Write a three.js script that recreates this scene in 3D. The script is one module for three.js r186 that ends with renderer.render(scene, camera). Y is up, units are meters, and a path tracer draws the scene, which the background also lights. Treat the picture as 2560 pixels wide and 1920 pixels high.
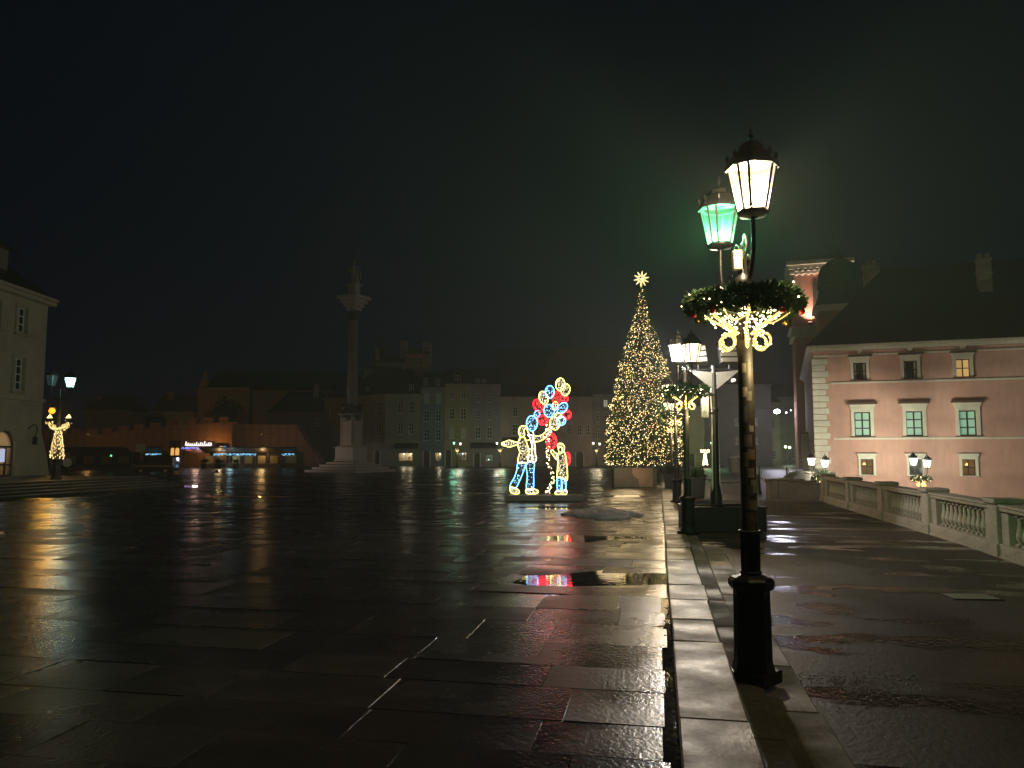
import * as THREE from 'three';
import { mergeGeometries, toCreasedNormals } from 'three/addons/utils/BufferGeometryUtils.js';
import { RoundedBoxGeometry } from 'three/addons/geometries/RoundedBoxGeometry.js';
import { MarchingCubes } from 'three/addons/objects/MarchingCubes.js';

// ---------------------------------------------------------------- camera, sky, exposure
const scene = new THREE.Scene();
const camera = new THREE.PerspectiveCamera(53.07, 4 / 3, 0.1, 900);
camera.position.set(0, 2.1, 0);
camera.rotation.set(THREE.MathUtils.degToRad(5), 0, 0);
const renderer = new THREE.WebGLRenderer({ antialias: true });
renderer.toneMapping = THREE.LinearToneMapping;
renderer.toneMappingExposure = 1;
renderer.shadowMap.enabled = true;
{ // overcast night sky: near black blue overhead, a little town glow towards the horizon
  const w = 128, h = 64, d = new Float32Array(w * h * 4);
  for (let j = 0; j < h; j++) for (let i = 0; i < w; i++) {
    const el = (j + 0.5) / h - 0.5, k = Math.exp(-Math.max(0, el) * 7), o = (j * w + i) * 4;
    d[o] = 0.0001 + 0.0009 * k; d[o + 1] = 0.0004 + 0.0011 * k; d[o + 2] = 0.0036 + 0.0014 * k; d[o + 3] = 1;
  }
  const sky = new THREE.DataTexture(d, w, h, THREE.RGBAFormat, THREE.FloatType);
  sky.mapping = THREE.EquirectangularReflectionMapping; sky.magFilter = sky.minFilter = THREE.LinearFilter; sky.needsUpdate = true;
  scene.background = sky; scene.environment = sky;
}
const HAZE = 0.0013;
scene.fog = new THREE.FogExp2(new THREE.Color(0.9, 0.92, 0.95), HAZE);
// lamp strengths (candela)
const I_WARM = 48, I_GREEN = 72, I_FAR = 22, I_CASTLE = 74, I_CYAN = 5, I_SODIUM = 22, I_STREET = 90;

// ---------------------------------------------------------------- helpers
let seed = 20201213;
const rnd = () => { seed |= 0; seed = seed + 0x6D2B79F5 | 0; let t = Math.imul(seed ^ seed >>> 15, 1 | seed); t = t + Math.imul(t ^ t >>> 7, 61 | t) ^ t; return ((t ^ t >>> 14) >>> 0) / 4294967296; };
const R = (a, b) => a + (b - a) * rnd();
const V = (x, y, z) => new THREE.Vector3(x, y, z);
const PI = Math.PI;
const used = new Map();
function numbered(name) { const n = used.get(name) || 0; used.set(name, n + 1); return n ? `${name}_${String(n).padStart(3, '0')}` : name; }
function tag(o, label, category, group, kind) {
  if (label) o.userData.label = label; if (category) o.userData.category = category;
  if (group) o.userData.group = group; if (kind) o.userData.kind = kind; return o;
}
function thing(name, label, category, p = [0, 0, 0], turn = 0, group) {
  const o = new THREE.Group(); o.name = numbered(name); o.position.set(...p); o.rotation.y = turn; scene.add(o);
  return tag(o, label, category, group);
}
function place(name, p = [0, 0, 0], turn = 0) { // a piece of the setting
  const o = new THREE.Group(); o.name = numbered(name); o.position.set(...p); o.rotation.y = turn; o.userData.kind = 'structure'; scene.add(o); return o;
}
function prep(g) {
  if (g.index) g = g.toNonIndexed();
  if (!g.attributes.normal) g.computeVertexNormals();
  const n = g.attributes.normal, p = g.attributes.position;
  if (!g.userData.keepUV) { // uv in metres from the dominant axis
    const uv = new Float32Array(p.count * 2);
    for (let i = 0; i < p.count; i++) {
      const ax = Math.abs(n.getX(i)), ay = Math.abs(n.getY(i)), az = Math.abs(n.getZ(i));
      if (ay > ax && ay > az) { uv[2 * i] = p.getX(i); uv[2 * i + 1] = p.getZ(i); }
      else if (ax > az) { uv[2 * i] = p.getZ(i); uv[2 * i + 1] = p.getY(i); }
      else { uv[2 * i] = p.getX(i); uv[2 * i + 1] = p.getY(i); }
    }
    g.setAttribute('uv', new THREE.BufferAttribute(uv, 2));
  }
  for (const k of Object.keys(g.attributes)) if (!['position', 'normal', 'uv'].includes(k)) g.deleteAttribute(k);
  g.morphAttributes = {}; return g;
}
function mesh(name, geos, mat, parent = scene, kind) {
  const list = (Array.isArray(geos) ? geos : [geos]).map(prep);
  const g = list.length > 1 ? mergeGeometries(list) : list[0];
  const m = new THREE.Mesh(g, mat); m.name = parent === scene ? numbered(name) : name;
  m.castShadow = m.receiveShadow = true; if (kind) m.userData.kind = kind; parent.add(m); return m;
}
const bx = (w, h, d, x = 0, y = 0, z = 0, ry = 0) => { const g = new THREE.BoxGeometry(w, h, d); if (ry) g.rotateY(ry); return g.translate(x, y, z); };
const rb = (w, h, d, x = 0, y = 0, z = 0, r = 0.02, ry = 0) => { const g = new RoundedBoxGeometry(w, h, d, 1, Math.min(r, w / 2.01, h / 2.01, d / 2.01)); if (ry) g.rotateY(ry); return g.translate(x, y, z); };
const cyl = (r1, r2, h, x = 0, y = 0, z = 0, n = 16) => new THREE.CylinderGeometry(r1, r2, h, n).translate(x, y, z);
const sph = (r, x = 0, y = 0, z = 0, a = 10, b = 8) => new THREE.SphereGeometry(r, a, b).translate(x, y, z);
const oct = (r, x = 0, y = 0, z = 0, d = 0) => new THREE.OctahedronGeometry(r, d).translate(x, y, z);
const lathe = (pts, n = 16) => new THREE.LatheGeometry(pts.map(p => new THREE.Vector2(p[0], p[1])), n);
const flat = g => { const q = g.index ? g.toNonIndexed() : g; q.computeVertexNormals(); return q; };
const tube = (pts, r, seg, rad = 6, closed = false) => new THREE.TubeGeometry(new THREE.CatmullRomCurve3(pts.map(p => p.isVector3 ? p : V(...p)), closed, 'catmullrom', 0.5), seg || pts.length * 4, r, rad, closed);
function rod(a, b, r, n = 6) { // straight bar between two points
  const A = V(...a), B = V(...b), d = B.clone().sub(A), g = new THREE.CylinderGeometry(r, r, d.length(), n);
  g.applyQuaternion(new THREE.Quaternion().setFromUnitVectors(V(0, 1, 0), d.clone().normalize()));
  return g.translate(...A.add(B).multiplyScalar(0.5).toArray());
}
function prism(pts, depth, z0 = 0, bevel = 0) { // outline in x,y pushed along z
  const s = new THREE.Shape(pts.map(p => new THREE.Vector2(p[0], p[1])));
  return new THREE.ExtrudeGeometry(s, { depth, bevelEnabled: bevel > 0, bevelSize: bevel, bevelThickness: bevel, bevelSegments: 1, curveSegments: 8 }).translate(0, 0, z0);
}
function facade(w, h, t, holes, y0 = 0) { // a wall with openings; front face at z = 0, x from 0 to w
  const s = new THREE.Shape([[0, y0], [w, y0], [w, h], [0, h]].map(p => new THREE.Vector2(p[0], p[1])));
  for (const o of holes) {
    const p = new THREE.Path();
    const a = o.x - o.w / 2, b = o.x + o.w / 2;
    if (o.arch) { p.moveTo(a, o.y); p.lineTo(b, o.y); p.lineTo(b, o.y + o.h - o.w / 2); p.absarc(o.x, o.y + o.h - o.w / 2, o.w / 2, 0, PI, false); p.lineTo(a, o.y); }
    else { p.moveTo(a, o.y); p.lineTo(b, o.y); p.lineTo(b, o.y + o.h); p.lineTo(a, o.y + o.h); p.lineTo(a, o.y); }
    s.holes.push(p);
  }
  return new THREE.ExtrudeGeometry(s, { depth: t, bevelEnabled: false, curveSegments: 10 }).translate(0, 0, -t);
}
function hip(w, d, h, x0 = 0, y = 0, z0 = 0, inset = null, over = 0.3) { // hipped roof over x0..x0+w, z0-d..z0
  const a = x0 - over, b = x0 + w + over, c = z0 + over, e = z0 - d - over, i = inset === null ? d / 2 : inset, m = z0 - d / 2;
  const P = [[a, y, c], [b, y, c], [b, y, e], [a, y, e], [a + i, y + h, m], [b - i, y + h, m]];
  const T = [[0, 1, 5], [0, 5, 4], [1, 2, 5], [2, 3, 4], [2, 4, 5], [3, 0, 4], [0, 3, 2], [0, 2, 1]];
  const g = new THREE.BufferGeometry(); const q = []; for (const t of T) for (const k of t) q.push(...P[k]);
  g.setAttribute('position', new THREE.Float32BufferAttribute(q, 3)); g.computeVertexNormals(); return g;
}
function blob(caps, cell = 0.05, k = 0.12) { // one continuous body from tapered capsules [ax,ay,az,ra, bx,by,bz,rb]
  const lo = V(9, 9, 9), hi = V(-9, -9, -9);
  for (const c of caps) { for (const o of [0, 4]) { lo.min(V(c[o] - c[o + 3] * 1.4, c[o + 1] - c[o + 3] * 1.4, c[o + 2] - c[o + 3] * 1.4)); hi.max(V(c[o] + c[o + 3] * 1.4, c[o + 1] + c[o + 3] * 1.4, c[o + 2] + c[o + 3] * 1.4)); } }
  const mid = lo.clone().add(hi).multiplyScalar(0.5), half = Math.max(hi.x - lo.x, hi.y - lo.y, hi.z - lo.z) / 2 * 1.1;
  const n = Math.min(96, Math.ceil(2 * half / cell));
  const mc = new MarchingCubes(n, new THREE.MeshStandardMaterial(), false, false, 200000); mc.isolation = 0;
  for (let z = 0; z < n; z++) for (let y = 0; y < n; y++) for (let x = 0; x < n; x++) {
    const p = [mid.x + (x - n / 2) / (n / 2) * half, mid.y + (y - n / 2) / (n / 2) * half, mid.z + (z - n / 2) / (n / 2) * half];
    let s = 0;
    for (const c of caps) {
      const b = [c[4] - c[0], c[5] - c[1], c[6] - c[2]], a = [p[0] - c[0], p[1] - c[1], p[2] - c[2]], L = b[0] * b[0] + b[1] * b[1] + b[2] * b[2] || 1e-9;
      const t = Math.min(1, Math.max(0, (a[0] * b[0] + a[1] * b[1] + a[2] * b[2]) / L));
      const d = Math.hypot(a[0] - t * b[0], a[1] - t * b[1], a[2] - t * b[2]) - (c[3] + (c[7] - c[3]) * t);
      s += Math.exp(-Math.min(d, 8) / (k * 0.3));
    }
    mc.field[x + y * n + z * n * n] = k * 0.3 * Math.log(Math.max(s, 1e-30));
  }
  mc.update();
  const g = new THREE.BufferGeometry(), c = mc.count;
  const pos = mc.positionArray.slice(0, c * 3), nor = mc.normalArray.slice(0, c * 3);
  for (let i = 0; i < c; i++) { pos[3 * i] = pos[3 * i] * half + mid.x; pos[3 * i + 1] = pos[3 * i + 1] * half + mid.y; pos[3 * i + 2] = pos[3 * i + 2] * half + mid.z; }
  g.setAttribute('position', new THREE.BufferAttribute(pos, 3)); g.setAttribute('normal', new THREE.BufferAttribute(nor, 3)); return g;
}
// the frame of the kerb: s runs away from the camera along the kerb, t to the right of it
const KT = -0.1885;
const K = (t, s, y = 0) => [0.115 + 0.982 * t + 0.187 * s, y, 0.187 * t - 0.982 * s];

// ---------------------------------------------------------------- textures
const perm = new Uint8Array(512); { const a = [...Array(256).keys()]; for (let i = 255; i > 0; i--) { const j = Math.floor(rnd() * (i + 1)); [a[i], a[j]] = [a[j], a[i]]; } for (let i = 0; i < 512; i++) perm[i] = a[i & 255]; }
function vnoise(x, y, per) { // tiling value noise
  const xi = Math.floor(x), yi = Math.floor(y), fx = x - xi, fy = y - yi, u = fx * fx * (3 - 2 * fx), v = fy * fy * (3 - 2 * fy);
  const h = (i, j) => perm[(perm[(((i % per) + per) % per) & 255] + ((j % per) + per) % per) & 255] / 255;
  return (h(xi, yi) * (1 - u) + h(xi + 1, yi) * u) * (1 - v) + (h(xi, yi + 1) * (1 - u) + h(xi + 1, yi + 1) * u) * v;
}
const fbm = (x, y, per, oct) => { let s = 0, a = 0.5, f = 1; for (let i = 0; i < oct; i++) { s += a * vnoise(x * f + 13.7 * i, y * f + 7.3 * i, per * f); a *= 0.55; f *= 2; } return s; };
function tex(size, rep, fn, srgb = false) {
  const d = new Uint8Array(size * size * 4);
  for (let j = 0; j < size; j++) for (let i = 0; i < size; i++) {
    const c = fn(i / size, j / size), o = (j * size + i) * 4;
    const [r, g, b] = Array.isArray(c) ? c : [c, c, c];
    d[o] = 255 * Math.min(1, Math.max(0, r)); d[o + 1] = 255 * Math.min(1, Math.max(0, g)); d[o + 2] = 255 * Math.min(1, Math.max(0, b)); d[o + 3] = 255;
  }
  const t = new THREE.DataTexture(d, size, size, THREE.RGBAFormat, THREE.UnsignedByteType);
  t.wrapS = t.wrapT = THREE.RepeatWrapping; t.repeat.set(1 / rep, 1 / rep); t.magFilter = THREE.LinearFilter; t.minFilter = THREE.LinearFilter;
  if (srgb) t.colorSpace = THREE.SRGBColorSpace; t.needsUpdate = true; return t;
}
const re = (t, rep) => { const c = t.clone(); c.repeat.set(1 / rep, 1 / rep); c.needsUpdate = true; return c; };
const T_stone = tex(1024, 1.7, (x, y) => { const a = fbm(x * 10, y * 10, 10, 3), b = fbm(x * 64, y * 48, 64, 3); return 0.2 * a + 0.85 * b - 0.05; });        // cleft stone relief
const T_blotch = tex(512, 3.1, (x, y) => 0.15 + 1.1 * fbm(x * 5, y * 5, 5, 6));                                                                    // dampness
const T_grain = tex(512, 1.3, (x, y) => { const v = 0.62 + 0.5 * (fbm(x * 40, y * 40, 40, 3) - 0.45) + 0.35 * (fbm(x * 4, y * 4, 4, 4) - 0.45); return [v, v * 0.985, v * 0.96]; });
const T_streak = tex(512, 4.3, (x, y) => { const v = 0.84 + 0.14 * (fbm(x * 24, y * 3, 24, 4) - 0.45) + 0.3 * (fbm(x * 5, y * 5, 5, 4) - 0.45); return [v, v, v]; });       // plaster weathering
const T_cobble = tex(512, 1.6, (x, y) => { // setts in rows
  const n = 14, r = Math.floor(y * n), fx = x * n + (r % 2 ? 0.5 : 0), u = fx - Math.floor(fx), v = y * n - r, e = Math.min(u, 1 - u, v, 1 - v);
  const id = perm[(Math.floor(fx) % n + n) % n + 31 * (r % 8)] / 255; return Math.min(1, Math.pow(Math.max(0, e) * 3.2, 0.5)) * (0.7 + 0.3 * id) + 0.12 * fbm(x * 60, y * 60, 60, 2);
});
const T_tile = tex(256, 1.2, (x, y) => { const u = (x * 6) % 1, v = (y * 5) % 1; return 0.25 + 0.5 * Math.sqrt(Math.max(0, 1 - (2 * u - 1) ** 2)) + 0.3 * v; });
const T_brick = tex(512, 1.25, (x, y) => {
  const r = Math.floor(y * 16), fx = x * 5 + (r % 2) * 0.5, u = fx - Math.floor(fx), v = y * 16 - r;
  const id = perm[(Math.floor(fx) % 5 + 5) % 5 + 7 * r] / 255, k = 0.7 + 0.5 * id; return u < 0.04 || v < 0.13 ? [0.36, 0.33, 0.29] : [0.42 * k, 0.2 * k, 0.13 * k];
}, false);
const T_ripple = tex(512, 0.9, (x, y) => fbm(x * 9, y * 9, 9, 3));

// ---------------------------------------------------------------- materials
const C = (r, g, b) => new THREE.Color().setRGB(r, g, b);
const S = (c, rough, o = {}) => new THREE.MeshStandardMaterial({ color: C(...c), roughness: rough, ...o });
const P = (c, rough, o = {}) => new THREE.MeshPhysicalMaterial({ color: C(...c), roughness: rough, ...o });
const glow = (c, k) => new THREE.MeshStandardMaterial({ color: C(0.02, 0.02, 0.02), emissive: C(...c), emissiveIntensity: k, roughness: 0.5 });
const slabMats = [[0.026, 0.0235, 0.021, 0.27], [0.02, 0.018, 0.0165, 0.24], [0.031, 0.0275, 0.024, 0.32], [0.023, 0.02, 0.018, 0.21]].map(([r, g, b, ro]) =>
  P([r / 0.62, g / 0.62, b / 0.62], 1, { map: T_grain, roughnessMap: tex(256, 2.3 + ro, (x, y) => ro * (0.45 + 1.15 * fbm(x * 4 + ro * 9, y * 4, 4, 5))), bumpMap: T_stone, bumpScale: 0.0036, ior: 1.45 }));
const M = {
  kerb: P([0.38, 0.34, 0.26], 1, { map: T_grain, roughnessMap: tex(256, 1.9, (x, y) => 0.28 + 0.45 * fbm(x * 5, y * 5, 5, 5)), bumpMap: T_stone, bumpScale: 0.003 }),
  strip: P([0.24, 0.22, 0.18], 1, { map: T_grain, roughnessMap: T_blotch, bumpMap: T_stone, bumpScale: 0.003 }),
  tread: P([0.2, 0.185, 0.16], 1, { map: T_grain, roughnessMap: re(T_blotch, 2.1), bumpMap: T_stone, bumpScale: 0.003 }),
  walk: P([0.062, 0.051, 0.037], 1, { map: T_grain, roughnessMap: tex(512, 6.1, (x, y) => { const v = Math.min(1, Math.max(0, (fbm(x * 5, y * 10, 5, 6) - 0.34) / 0.22)); return 0.12 + 0.5 * v * v * (3 - 2 * v); }), bumpMap: re(T_stone, 2.2), bumpScale: 0.006 }),
  water: P([0.012, 0.011, 0.01], 0.025, { ior: 1.36, bumpMap: T_ripple, bumpScale: 0.0006 }),
  bed: S([0.03, 0.028, 0.025], 0.8, { bumpMap: T_stone, bumpScale: 0.006 }),
  cobble: P([0.15, 0.14, 0.14], 0.42, { map: T_grain, bumpMap: T_cobble, bumpScale: 0.012 }),
  stone: S([0.5, 0.46, 0.38], 0.75, { map: T_grain, bumpMap: T_stone, bumpScale: 0.004 }),
  stoneDark: S([0.2, 0.18, 0.15], 0.8, { map: T_grain, bumpMap: T_stone, bumpScale: 0.005 }),
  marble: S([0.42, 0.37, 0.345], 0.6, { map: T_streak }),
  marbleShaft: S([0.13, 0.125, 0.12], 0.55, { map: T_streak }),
  bronze: S([0.03, 0.035, 0.03], 0.5, { metalness: 0.4 }),
  iron: P([0.012, 0.012, 0.012], 0.42, { metalness: 0.2, bumpMap: re(T_stone, 0.5), bumpScale: 0.0012 }),
  ironPole: P([0.11, 0.105, 0.09], 0.5, { metalness: 0.2, map: re(T_grain, 0.7), bumpMap: re(T_stone, 0.4), bumpScale: 0.001 }),
  pane: P([0.95, 0.93, 0.88], 0.085, { transmission: 1, thickness: 0 }),
  wire: S([0.02, 0.03, 0.015], 0.7),
  needle: S([0.035, 0.085, 0.03], 0.65, { side: THREE.DoubleSide }),
  needle2: S([0.06, 0.11, 0.035], 0.6, { side: THREE.DoubleSide }),
  redBall: P([0.5, 0.03, 0.02], 0.2, { clearcoat: 1 }),
  goldBall: P([0.6, 0.4, 0.1], 0.25, { metalness: 0.9 }),
  pink: S([0.64, 0.38, 0.31], 0.85, { map: T_streak, bumpMap: T_stone, bumpScale: 0.003 }),
  trim: S([0.72, 0.72, 0.6], 0.8, { map: T_streak, bumpMap: T_stone, bumpScale: 0.003 }),
  copper: S([0.09, 0.045, 0.035], 0.6), verdigris: S([0.03, 0.06, 0.045], 0.6),
  roof: S([0.04, 0.027, 0.022], 0.75, { bumpMap: T_tile, bumpScale: 0.03, map: T_grain }),
  glassDark: P([0.02, 0.022, 0.025], 0.06), frameDark: S([0.02, 0.018, 0.015], 0.5), frameWhite: S([0.6, 0.58, 0.52], 0.6),
  brick: S([1, 1, 1], 0.9, { map: T_brick, bumpMap: T_brick, bumpScale: 0.01 }),
  wood: S([0.09, 0.05, 0.03], 0.6), canvas: S([0.35, 0.33, 0.3], 0.9), white: S([0.75, 0.75, 0.72], 0.5), black: S([0.01, 0.01, 0.01], 0.5), rubber: S([0.02, 0.02, 0.02], 0.8),
  gWarm: glow([1, 0.74, 0.34], 3.2), gRope: glow([1, 0.62, 0.16], 2.0), gBulb: glow([1, 0.76, 0.38], 13),
  gYel: glow([1, 0.84, 0.2], 4.5), gYelB: glow([1, 0.84, 0.3], 6), gYelD: glow([0.75, 0.55, 0.12], 1.6), gBlu: glow([0.13, 0.5, 1], 5.5), gBluB: glow([0.3, 0.66, 1], 6), gBluD: glow([0.04, 0.3, 0.5], 1.5), gRed: glow([1, 0.004, 0.01], 13), gRedB: glow([1, 0.03, 0.03], 12), gRedD: glow([0.8, 0.01, 0.02], 1.9), gWhite: glow([1, 0.93, 0.78], 3.5),
};

// ---------------------------------------------------------------- the ground
{
  const edge = [[-300, 90], [K(7.35, -90)[0], K(7.35, -90)[2]], [K(7.35, 34.9)[0], K(7.35, 34.9)[2]], [24.3, -60.9], [33.6, -87.5], [300, -180], [300, -500], [-300, -500]];
  const s = new THREE.Shape(edge.map(p => new THREE.Vector2(p[0], -p[1])));
  const g = new THREE.ShapeGeometry(s).rotateX(-PI / 2).translate(0, -0.3, 0);
  tag(mesh('ground', g, M.bed), null, null, null, 'structure');
  const lower = tag(mesh('lower_courtyard', new THREE.PlaneGeometry(260, 260).rotateX(-PI / 2).translate(120, -3.8, -20), M.cobble), null, null, null, 'structure');
  const wallPts = [edge[1], edge[2], edge[3]];
  const q = []; // retaining wall under the walkway edge
  for (let i = 0; i < 2; i++) { const a = wallPts[i], b = wallPts[i + 1], L = Math.hypot(b[0] - a[0], b[1] - a[1]); q.push(bx(L, 3.8, 0.5, 0, -1.95, 0).rotateY(-Math.atan2(b[1] - a[1], b[0] - a[0])).translate((a[0] + b[0]) / 2 + 0.26, 0, (a[1] + b[1]) / 2)); }
  tag(mesh('retaining_wall', q, M.stoneDark), null, null, null, 'structure');
}
// rain water standing between and over the lower slabs
tag(mesh('rain_water', new THREE.PlaneGeometry(64, 126).rotateX(-PI / 2).translate(-32.02, 0, -48).rotateY(KT).translate(0.115, -0.0105, 0), M.water), null, null, null, 'structure');

// hollows where puddles stand: [t, s, radius t, radius s, depth]
const hollows = [[-0.45, 13.5, 0.7, 0.42, 0.034], [-1.6, 13.3, 0.55, 0.5, 0.04], [-1.95, 11.9, 0.5, 0.45, 0.034], [-1.75, 18.8, 1.1, 0.6, 0.036], [-0.4, 13.1, 0.6, 0.4, 0.02], 
   [-0.3, 9.8, 0.35, 0.35, 0.03], [-19.2, 33.5, 1.9, 0.5, 0.05], [-13.3, 27, 1.3, 0.5, 0.02], [-17.5, 17, 1.4, 0.6, 0.024], [-3.4, 29, 2.6, 0.9, 0.022], [-4.6, 32, 2.2, 0.8, 0.02],
  [-16.5, 22, 1.6, 0.7, 0.022], [-9.5, 38, 2.4, 1.2, 0.02], [-14.2, 47, 2.8, 1.4, 0.02], [-2, 37, 2.4, 1, 0.02], [-1.2, 24, 1.5, 0.6, 0.02]];
const level = (t, s) => { let y = 0.009 * (fbm(t * 0.13 + 40, s * 0.17 + 40, 256, 3) - 0.36); for (const h of hollows) y -= (h[4] + 0.003) * Math.exp(-(((t - h[0]) / h[2]) ** 2 + ((s - h[1]) / h[3]) ** 2) * 1.2); return y; };
function slabGeo(quads) { // quads: {p: four [t, s], y: four heights, c: chamfer}
  const pos = [], uv = [];
  for (const q of quads) {
    const c = q.c || 0.008, ct = (q.p[0][0] + q.p[2][0]) / 2, cs = (q.p[0][1] + q.p[2][1]) / 2, ou = R(0, 9), ov = R(0, 9);
    const ring = (inset, dy) => q.p.map((p, i) => { const dt = ct - p[0], ds = cs - p[1]; return [p[0] + Math.sign(dt) * inset, p[1] + Math.sign(ds) * inset, q.y[i] + dy]; });
    const top = ring(c, 0), mid = ring(0, -c * 0.8), low = ring(0, -0.06);
    const put = (a) => { const w = K(a[0], a[1], a[2]); pos.push(...w); uv.push(a[0] + ou, a[1] + ov); };
    const tri = (a, b, d) => { put(a); put(b); put(d); };
    tri(top[0], top[1], top[2]); tri(top[0], top[2], top[3]);
    for (let i = 0; i < 4; i++) { const j = (i + 1) % 4; tri(mid[i], mid[j], top[j]); tri(mid[i], top[j], top[i]); if (!q.thin) { tri(low[i], low[j], mid[j]); tri(low[i], mid[j], mid[i]); } }
  }
  const g = new THREE.BufferGeometry();
  g.setAttribute('position', new THREE.Float32BufferAttribute(pos, 3)); g.setAttribute('uv', new THREE.Float32BufferAttribute(uv, 2)); g.computeVertexNormals(); g.userData.keepUV = true; return g;
}
// quad corners in order: (t0,s0) (t1,s0) (t1,s1) (t0,s1)  -> seen from above counter clockwise in world
const rect = (t0, t1, s0, s1) => [[t0, s0], [t1, s0], [t1, s1], [t0, s1]];
{ // plaza of big flagstones in courses square to the kerb
  const plaza = place('plaza'); const all = [];
  const inStep = (t, s) => t < -27.2 && s < 43.5;
  let s = -2.0;
  while (s < 112) {
    const far = s > 46, dep = far ? R(1.3, 2.0) : R(0.62, 1.12), s1 = s + dep;
    let t = s < 11 ? -R(0.02, 0.12) : -0.03;
    const tEnd = -Math.min(62, 0.92 * Math.max(s, 0) + 7);
    t -= 0; let first = true;
    while (t > tEnd) {
      const w = (far ? R(1.6, 3) : R(0.85, 1.75)) * (first ? R(0.5, 1) : 1), t0 = t - w; first = false;
      const gap = R(0.002, 0.0055), ga = s < 30 ? gap : 0.006;
      const m = [(t + t0) / 2, (s + s1) / 2];
      if (!inStep(m[0], m[1])) {
        const b = R(-0.0028, 0.0028), k = s < 14 ? 0.6 : s < 60 ? 1 : 0.7, tt = R(-0.004, 0.004) * k, ts = R(-0.0045, 0.0045) * k;
        const y = [b - tt - ts + level(t0, s), b + tt - ts + level(t, s), b + tt + ts + level(t, s1), b - tt + ts + level(t0, s1)];
        all.push({ p: rect(t0 + ga, t - ga, s + ga, s1 - ga), y, c: R(0.0015, 0.004), thin: s > 24, m, i: Math.floor(rnd() * 4) });
      }
      t = t0;
    }
    s = s1;
  }
  const seen = q => { const w = K(q.m[0], q.m[1]), d = -w[2]; return d > 3.3 && Math.abs(w[0]) < 0.7 * d + 0.8; };
  const near = all.filter(seen).sort((a, b) => (a.m[1] + Math.abs(a.m[0]) * 0.35) - (b.m[1] + Math.abs(b.m[0]) * 0.35)).slice(0, 290), set = new Set(near);
  for (const q of near) mesh('slab', slabGeo([q]), slabMats[q.i], plaza);
  for (let i = 0; i < 4; i++) mesh('slab', slabGeo(all.filter(q => !set.has(q) && q.i === i)), slabMats[i], plaza, 'stuff');
}
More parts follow.
